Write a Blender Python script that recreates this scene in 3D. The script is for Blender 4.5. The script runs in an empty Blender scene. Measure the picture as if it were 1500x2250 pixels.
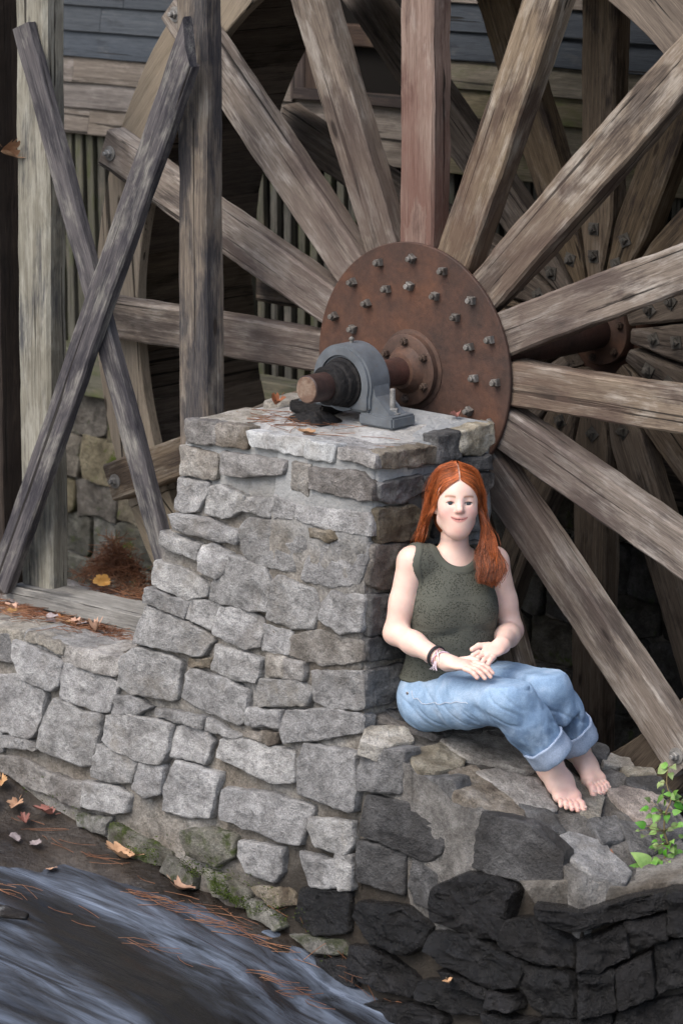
import bpy, bmesh, math, random
import numpy as np
from mathutils import Vector, Matrix, noise
RND = random.Random(7)
R_ = math.radians
scene = bpy.context.scene
COL = scene.collection

# ------------------------------------------------------------------ camera
cam_d = bpy.data.cameras.new('camera')
cam = bpy.data.objects.new('camera', cam_d)
COL.objects.link(cam)
cam_d.sensor_fit = 'VERTICAL'
cam_d.sensor_height = 36.0
cam_d.lens = 112.0
cam_d.clip_start = 0.1
cam_d.clip_end = 500
cam.location = (6.7286, -7.6806, 3.8779)
cam.rotation_euler = (R_(90 - 13.0), 0, R_(42.5))
cam_d.dof.use_dof = True
cam_d.dof.focus_distance = 10.1
cam_d.dof.aperture_fstop = 4.5
scene.camera = cam

# ------------------------------------------------------------------ sky and sun (open shade under a bright hazy sky)
SUN_AZ = 184.0      # compass-like direction the light comes from, measured from +Y clockwise
SUN_EL = 52.0
world = bpy.data.worlds.new('World')
scene.world = world
world.use_nodes = True
wn = world.node_tree.nodes
wl = world.node_tree.links
wn.clear()
sky = wn.new('ShaderNodeTexSky')
sky.sky_type = 'NISHITA'
sky.sun_disc = False
sky.sun_elevation = R_(SUN_EL)
sky.sun_rotation = R_(SUN_AZ)
sky.air_density = 1.0
sky.dust_density = 4.0
sky.ozone_density = 1.0
bg = wn.new('ShaderNodeBackground')
bg.inputs['Strength'].default_value = 0.15
wo = wn.new('ShaderNodeOutputWorld')
wl.new(sky.outputs[0], bg.inputs[0])
wl.new(bg.outputs[0], wo.inputs[0])
sun_d = bpy.data.lights.new('sun', 'SUN')
sun_d.energy = 0.95
sun_d.angle = R_(50)
sun_d.color = (1.0, 0.985, 0.965)
sun = bpy.data.objects.new('sun', sun_d)
COL.objects.link(sun)
az, el = R_(SUN_AZ), R_(SUN_EL)
sdir = Vector((math.sin(az) * math.cos(el), math.cos(az) * math.cos(el), math.sin(el)))
sun.rotation_euler = sdir.to_track_quat('Z', 'Y').to_euler()
sun.location = sdir * 30

vs = scene.view_settings
vs.view_transform = 'Standard'
vs.look = 'None'
vs.gamma = 1.0
vs.use_curve_mapping = False
vs.exposure = 0.78

# ------------------------------------------------------------------ object helpers
def link(o, parent=None):
    COL.objects.link(o)
    if parent is not None:
        o.parent = parent
    return o

def mesh_obj(name, verts, faces, mat=None, parent=None, smooth=False, cols=None):
    me = bpy.data.meshes.new(name)
    me.from_pydata([tuple(v) for v in verts], [], [tuple(int(i) for i in f) for f in faces])
    if smooth:
        me.polygons.foreach_set('use_smooth', [True] * len(me.polygons))
    if mat is not None:
        me.materials.append(mat)
    if cols is not None:
        at = me.color_attributes.new('tint', 'FLOAT_COLOR', 'POINT')
        at.data.foreach_set('color', np.asarray(cols, dtype=np.float32).ravel())
    me.update()
    return link(bpy.data.objects.new(name, me), parent)

def bm_obj(name, bm, mat=None, parent=None, smooth=False):
    me = bpy.data.meshes.new(name)
    bm.to_mesh(me)
    bm.free()
    if smooth:
        me.polygons.foreach_set('use_smooth', [True] * len(me.polygons))
    if mat is not None:
        me.materials.append(mat)
    return link(bpy.data.objects.new(name, me), parent)

def thing(name, label, cat, group=None, loc=(0, 0, 0)):
    o = bpy.data.objects.new(name, None)
    o.empty_display_size = 0.1
    o.location = loc
    COL.objects.link(o)
    return tag(o, label, cat, group)

def tag(o, label, cat, group=None, kind=None):
    if label: o['label'] = label
    if cat: o['category'] = cat
    if group: o['group'] = group
    if kind: o['kind'] = kind
    return o

def struct(o, label=None):
    o['kind'] = 'structure'
    if label: o['label'] = label
    return o

def fbm(p, scale=1.0, oct=4, H=0.9):
    return noise.fractal(Vector(p) * scale, H, 2.0, oct)

# a timber: box along local X, rounded, slightly uneven, with wandering edges
def timber_mesh(L, w, t, seed=0, bev=0.006, seg=14, rough=0.0022, bow=0.0, cut0=0.0, cut1=0.0, round_sec=None):
    prof = []
    hw, ht = w / 2, t / 2
    b = min(bev, hw * .4, ht * .4)
    base = [(-hw + b, -ht), (-hw * .0, -ht), (hw - b, -ht), (hw, -ht + b), (hw, 0), (hw, ht - b), (hw - b, ht), (0, ht), (-hw + b, ht), (-hw, ht - b), (-hw, 0), (-hw, -ht + b)]
    verts, faces = [], []
    n = len(base)
    for i in range(seg + 1):
        s = i / seg
        x = -L / 2 + L * s
        for j, (y, z) in enumerate(base):
            q = noise.noise_vector(Vector((x * 2.2 + seed * 7.13, y * 9 + seed, z * 9)))
            q2 = noise.noise_vector(Vector((x * 9 + seed * 3.1, y * 25, z * 25 + seed)))
            xx = x
            if i == 0: xx += cut0 * y
            if i == seg: xx += cut1 * y
            q3 = noise.noise_vector(Vector((x * 26 + seed * 5.1, y * 40, z * 40 - seed)))
            verts.append((xx, y + q.y * rough * 1.5 + q2.y * rough * .8 + q3.y * rough * .5, z + bow * (1 - (2 * s - 1) ** 2) + q.z * rough * 1.4 + q2.z * rough * .8 + q3.z * rough * .5))
    for i in range(seg):
        for j in range(n):
            a = i * n + j
            c = i * n + (j + 1) % n
            faces.append((a, a + n, c + n, c))
    faces.append(tuple(range(n)))
    faces.append(tuple(range((seg + 1) * n - 1, seg * n - 1, -1)))
    return verts, faces

def frame_matrix(p0, p1, up):
    """local X from p0 to p1, local Z close to up; origin in the middle"""
    p0, p1, up = Vector(p0), Vector(p1), Vector(up)
    x = (p1 - p0).normalized()
    y = up.cross(x).normalized()
    z = x.cross(y)
    m = Matrix((x, y, z)).transposed().to_4x4()
    m.translation = (p0 + p1) / 2
    return m

def timber(name, p0, p1, w, t, up, mat, parent, seed=None, **kw):
    """w = width across (local Y), t = thickness along `up` (local Z)"""
    if seed is None: seed = RND.random() * 50
    L = (Vector(p1) - Vector(p0)).length
    v, f = timber_mesh(L, w, t, seed, seg=max(3, int(L / 0.045)), **kw)
    o = mesh_obj(name, v, f, mat, parent)
    o.matrix_basis = frame_matrix(p0, p1, up)
    return o

def lathe(prof, n=32, axis='Y'):
    """prof: list of (radius, position along axis)"""
    verts, faces = [], []
    for r, h in prof:
        for k in range(n):
            a = 2 * math.pi * k / n
            c, s = r * math.cos(a), r * math.sin(a)
            verts.append({'Y': (c, h, s), 'Z': (c, s, h), 'X': (h, c, s)}[axis])
    for i in range(len(prof) - 1):
        for k in range(n):
            a = i * n + k
            b = i * n + (k + 1) % n
            faces.append((a, b, b + n, a + n))
    faces.append(tuple(range(n)))
    faces.append(tuple(reversed(range((len(prof) - 1) * n, len(prof) * n))))
    return verts, faces

def fix_normals(o):
    bm = bmesh.new(); bm.from_mesh(o.data)
    bmesh.ops.recalc_face_normals(bm, faces=bm.faces)
    bm.to_mesh(o.data); bm.free()
    return o

def sharp_smooth(o, ang=35):
    me = o.data
    bm = bmesh.new(); bm.from_mesh(me)
    bmesh.ops.recalc_face_normals(bm, faces=bm.faces)
    for f in bm.faces: f.smooth = True
    for e in bm.edges:
        if len(e.link_faces) == 2 and e.calc_face_angle(0) > R_(ang): e.smooth = False
    bm.to_mesh(me); bm.free()
    return o

def tube(path, radii, n=6, cap=True):
    """swept tube through points; returns verts, faces"""
    P = [Vector(p) for p in path]
    verts, faces = [], []
    up = Vector((0.13, 0.21, 1)).normalized()
    for i, p in enumerate(P):
        d = (P[min(i + 1, len(P) - 1)] - P[max(i - 1, 0)]).normalized()
        a = up.cross(d)
        if a.length < 1e-3: a = Vector((1, 0, 0)).cross(d)
        a.normalize(); b = d.cross(a)
        r = radii[i] if hasattr(radii, '__len__') else radii
        for k in range(n):
            t = 2 * math.pi * k / n
            verts.append(p + a * (r * math.cos(t)) + b * (r * math.sin(t)))
    for i in range(len(P) - 1):
        for k in range(n):
            a = i * n + k; c = i * n + (k + 1) % n
            faces.append((a, c, c + n, a + n))
    if cap:
        faces.append(tuple(reversed(range(n))))
        faces.append(tuple(range((len(P) - 1) * n, len(P) * n)))
    return verts, faces

class Acc:
    """collects shapes for ONE mesh"""
    def __init__(s): s.v = []; s.f = []
    def add(s, vf):
        k = len(s.v)
        s.v += [tuple(a) for a in vf[0]]
        s.f += [tuple(i + k for i in f) for f in vf[1]]
        return s
    def obj(s, name, mat, parent=None, smooth=False): return mesh_obj(name, s.v, s.f, mat, parent, smooth)

def box_vf(c, s, rot=None):
    c = Vector(c); v = []
    for x in (-1, 1):
        for y in (-1, 1):
            for z in (-1, 1):
                q = Vector((x * s[0] / 2, y * s[1] / 2, z * s[2] / 2))
                if rot is not None: q = rot @ q
                v.append(c + q)
    return v, [(0, 1, 3, 2), (4, 6, 7, 5), (0, 4, 5, 1), (2, 3, 7, 6), (0, 2, 6, 4), (1, 5, 7, 3)]

# ------------------------------------------------------------------ materials
class NT:
    def __init__(s, name):
        s.m = bpy.data.materials.new(name)
        s.m.use_nodes = True
        s.t = s.m.node_tree
        s.n = s.t.nodes
        s.bsdf = s.n['Principled BSDF']
        s.out = s.n['Material Output']
    def new(s, typ, **kw):
        nd = s.n.new(typ)
        for k, v in kw.items():
            if hasattr(nd, k) and k not in nd.inputs: setattr(nd, k, v)
            else: nd.inputs[k].default_value = v
        return nd
    def l(s, a, b): s.t.links.new(a, b)
    def coords(s, scale=(1, 1, 1), kind='Object', rnd=0.0):
        tc = s.new('ShaderNodeTexCoord')
        v = tc.outputs[kind]
        if rnd:
            oi = s.new('ShaderNodeObjectInfo')
            mu = s.new('ShaderNodeVectorMath', operation='MULTIPLY_ADD')
            cb = s.new('ShaderNodeCombineXYZ')
            for k in range(3): s.l(oi.outputs['Random'], cb.inputs[k])
            s.l(cb.outputs[0], mu.inputs[0])
            mu.inputs[1].default_value = (rnd, rnd * 1.7, rnd * .6)
            s.l(v, mu.inputs[2])
            v = mu.outputs[0]
        mp = s.new('ShaderNodeMapping')
        mp.inputs['Scale'].default_value = scale
        s.l(v, mp.inputs[0])
        return mp.outputs[0]
    def noise(s, vec, scale, detail=4, rough=.55, dist=0.0):
        nd = s.new('ShaderNodeTexNoise')
        nd.inputs['Scale'].default_value = scale
        nd.inputs['Detail'].default_value = detail
        nd.inputs['Roughness'].default_value = rough
        nd.inputs['Distortion'].default_value = dist
        if vec is not None: s.l(vec, nd.inputs['Vector'])
        return nd.outputs[0]
    def ramp(s, fac, stops):
        nd = s.new('ShaderNodeValToRGB')
        el = nd.color_ramp.elements
        while len(el) > 1: el.remove(el[-1])
        for i, (p, c) in enumerate(stops):
            e = el[0] if i == 0 else el.new(p)
            e.position = p
            if not hasattr(c, '__len__'): c = (c, c, c)
            e.color = (c[0], c[1], c[2], 1)
        s.l(fac, nd.inputs[0])
        return nd.outputs[0]
    def mix(s, fac, a, b, mode='MIX'):
        nd = s.new('ShaderNodeMix')
        nd.data_type = 'RGBA'
        nd.blend_type = mode
        for sock, v in ((nd.inputs[0], fac), (nd.inputs[6], a), (nd.inputs[7], b)):
            if hasattr(v, 'is_linked'): s.l(v, sock)
            elif hasattr(v, '__len__'): sock.default_value = (v[0], v[1], v[2], 1)
            else: sock.default_value = v
        return nd.outputs[2]
    def math(s, op, a, b=None, clamp=False):
        nd = s.new('ShaderNodeMath', operation=op)
        nd.use_clamp = clamp
        for k, v in enumerate((a, b)):
            if v is None: continue
            if hasattr(v, 'is_linked'): s.l(v, nd.inputs[k])
            else: nd.inputs[k].default_value = v
        return nd.outputs[0]
    def rand_shift(s, col, val=.25, hue=.02, sat=.3):
        oi = s.new('ShaderNodeObjectInfo')
        r = oi.outputs['Random']
        wn_ = s.new('ShaderNodeTexWhiteNoise'); wn_.noise_dimensions = '1D'
        s.l(r, wn_.inputs['W'])
        hs = s.new('ShaderNodeHueSaturation')
        s.l(col, hs.inputs['Color'])
        s.l(s.math('MULTIPLY_ADD', r, val * 2), hs.inputs['Value'])
        hs.inputs['Value'].links[0].from_node.inputs[2].default_value = 1 - val
        q = s.math('MULTIPLY_ADD', wn_.outputs['Value'], hue * 2); q.node.inputs[2].default_value = .5 - hue
        s.l(q, hs.inputs['Hue'])
        q2 = s.math('MULTIPLY_ADD', wn_.outputs['Value'], sat * 2); q2.node.inputs[2].default_value = 1 - sat
        s.l(q2, hs.inputs['Saturation'])
        return hs.outputs[0]
    def bump(s, h, strength=.5, dist=.01, normal=None):
        nd = s.new('ShaderNodeBump')
        nd.inputs['Strength'].default_value = strength
        nd.inputs['Distance'].default_value = dist
        s.l(h, nd.inputs['Height'])
        if normal is not None: s.l(normal, nd.inputs['Normal'])
        return nd.outputs[0]
    def done(s, color=None, rough=.8, normal=None, spec=.3, metal=0.0):
        b = s.bsdf
        for sock, v in ((b.inputs['Base Color'], color), (b.inputs['Roughness'], rough), (b.inputs['Metallic'], metal), (b.inputs['Specular IOR Level'], spec)):
            if v is None: continue
            if hasattr(v, 'is_linked'): s.l(v, sock)
            elif hasattr(v, '__len__'): sock.default_value = (v[0], v[1], v[2], 1)
            else: sock.default_value = v
        if normal is not None: s.l(normal, b.inputs['Normal'])
        return s.m

def wood_mat(name, light, mid, dark, stain=(0.03, 0.03, 0.034), stain_at=.56, bleach=(.5, .47, .43), bleach_at=.6, rough=.8, grain=1.0, val=.22, moss=None, hue=.006, sat=.3, hub=None):
    s = NT(name)
    g0 = s.coords((1.0, 26 * grain, 26 * grain), rnd=9.0)
    g = s.coords((3.6, 110 * grain, 110 * grain), rnd=9.0)
    g2 = s.coords((16, 330 * grain, 330 * grain), rnd=9.0)
    big = s.coords((2.2, 6.5, 6.5), rnd=11.0)
    n0 = s.noise(g0, 1.0, 3, .55, .5)
    n1 = s.noise(g, 1.0, 7, .66, .25)
    n2 = s.noise(g2, 1.0, 4, .65)
    n3 = s.noise(big, 1.6, 6, .62, .3)
    n4 = s.noise(big, 2.4, 6, .66, .2)
    gr = s.math('ADD', s.math('MULTIPLY', n0, .28), s.math('ADD', s.math('MULTIPLY', n1, .36), s.math('MULTIPLY', n2, .36)))
    col = s.ramp(gr, [(.36, dark), (.5, mid), (.64, light)])
    rag = s.math('MULTIPLY', s.math('SUBTRACT', n1, .5), .26)
    bl = s.ramp(s.math('ADD', n4, rag), [(bleach_at - .08, 0.0), (bleach_at + .09, 1.0)])
    bl = s.math('MULTIPLY', bl, s.ramp(n2, [(.35, .3), (.65, .72)]))
    col = s.mix(bl, col, bleach)
    st = s.ramp(s.math('SUBTRACT', n3, rag), [(stain_at - .06, 0.0), (stain_at + .08, 1.0)])
    st = s.math('MULTIPLY', st, s.ramp(n2, [(.35, .95), (.65, .6)]))
    col = s.mix(st, col, stain)
    # long drying checks
    ck = s.noise(s.coords((.7, 42 * grain, 42 * grain), rnd=17.0), 1.0, 3, .5, .2)
    ckm = s.ramp(ck, [(.335, 1.0), (.355, 0.0)])
    col = s.mix(s.math('MULTIPLY', ckm, .85), col, (.012, .010, .008))
    if hub:
        tc_ = s.new('ShaderNodeTexCoord'); sx_ = s.new('ShaderNodeSeparateXYZ'); s.l(tc_.outputs['Object'], sx_.inputs[0])
        hx = s.math('SUBTRACT', sx_.outputs['X'], s.math('MULTIPLY', s.math('SUBTRACT', n3, .5), 1.6))
        hm = s.ramp(hx, [(.42, .25), (.5, .72), (.8, .4), (.99, 0.0)])
        col = s.mix(hm, col, hub)
    kn = s.new('ShaderNodeTexVoronoi'); kn.inputs['Scale'].default_value = 1.0
    s.l(s.coords((1.9, 6.5, 6.5), rnd=21.0), kn.inputs['Vector'])
    knm = s.ramp(kn.outputs['Distance'], [(.045, 1.0), (.075, 0.0)])
    col = s.mix(s.math('MULTIPLY', knm, .8), col, (.02, .014, .011))
    if moss:
        mm = s.ramp(s.noise(big, 3.3, 5, .65), [(.5, 0.0), (.68, .7)])
        col = s.mix(mm, col, moss)
    col = s.rand_shift(col, val, hue, sat)
    h = s.math('SUBTRACT', gr, s.math('MULTIPLY', ckm, .5))
    nm = s.bump(h, .8, .007)
    return s.done(col, s.ramp(n1, [(.3, rough - .1), (.7, min(1, rough + .1))]), nm, spec=.25)

def stone_mat(name, a, b, c, rough=.9, spec=.25, bump=.9, moss=0.0, wet=0.0, val=.22):
    s = NT(name)
    v = s.coords((1, 1, 1), rnd=13.0)
    big = s.noise(v, 9, 5, .62, .3)
    mid = s.noise(v, 38, 6, .68)
    fine = s.noise(v, 210, 3, .7)
    col = s.ramp(big, [(.33, c), (.5, a), (.68, b)])
    sp = s.ramp(fine, [(.34, .66), (.5, 1.0), (.68, 1.26)])
    col = s.mix(1.0, col, sp, 'MULTIPLY')
    md = s.ramp(mid, [(.30, .58), (.52, 1.0), (.7, 1.22)])
    col = s.mix(1.0, col, md, 'MULTIPLY')
    dirt = s.ramp(s.noise(v, 5.5, 6, .7, .4), [(.52, 0.0), (.66, .6)])
    col = s.mix(dirt, col, [x * .62 * t for x, t in zip(a, (1.08, 1.0, .9))])
    lic = s.ramp(s.noise(v, 17, 5, .75), [(.66, 0.0), (.71, .5)])
    col = s.mix(lic, col, [min(1, x * 1.45) for x in b])
    if moss:
        mk = s.ramp(s.noise(v, 14, 5, .7), [(.62 - moss * .25, 0.0), (.72 - moss * .2, .85)])
        col = s.mix(mk, col, (.045, .062, .014))
    col = s.rand_shift(col, val, .012, .5)
    h = s.math('ADD', s.math('MULTIPLY', mid, .6), s.math('ADD', s.math('MULTIPLY', fine, .16), s.math('MULTIPLY', big, .4)))
    nm = s.bump(h, bump, .034)
    if wet:
        rg = s.ramp(s.noise(v, 22, 4, .6), [(.35, rough * .55), (.65, min(1, rough * 1.6))])
        m = s.done(col, rg, nm, spec)
        s.bsdf.inputs['Coat Weight'].default_value = wet
        s.bsdf.inputs['Coat Roughness'].default_value = .07
        s.l(s.bump(h, 1.0, .06), s.bsdf.inputs['Coat Normal'])
        return m
    return s.done(col, rough, nm, spec)
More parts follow.
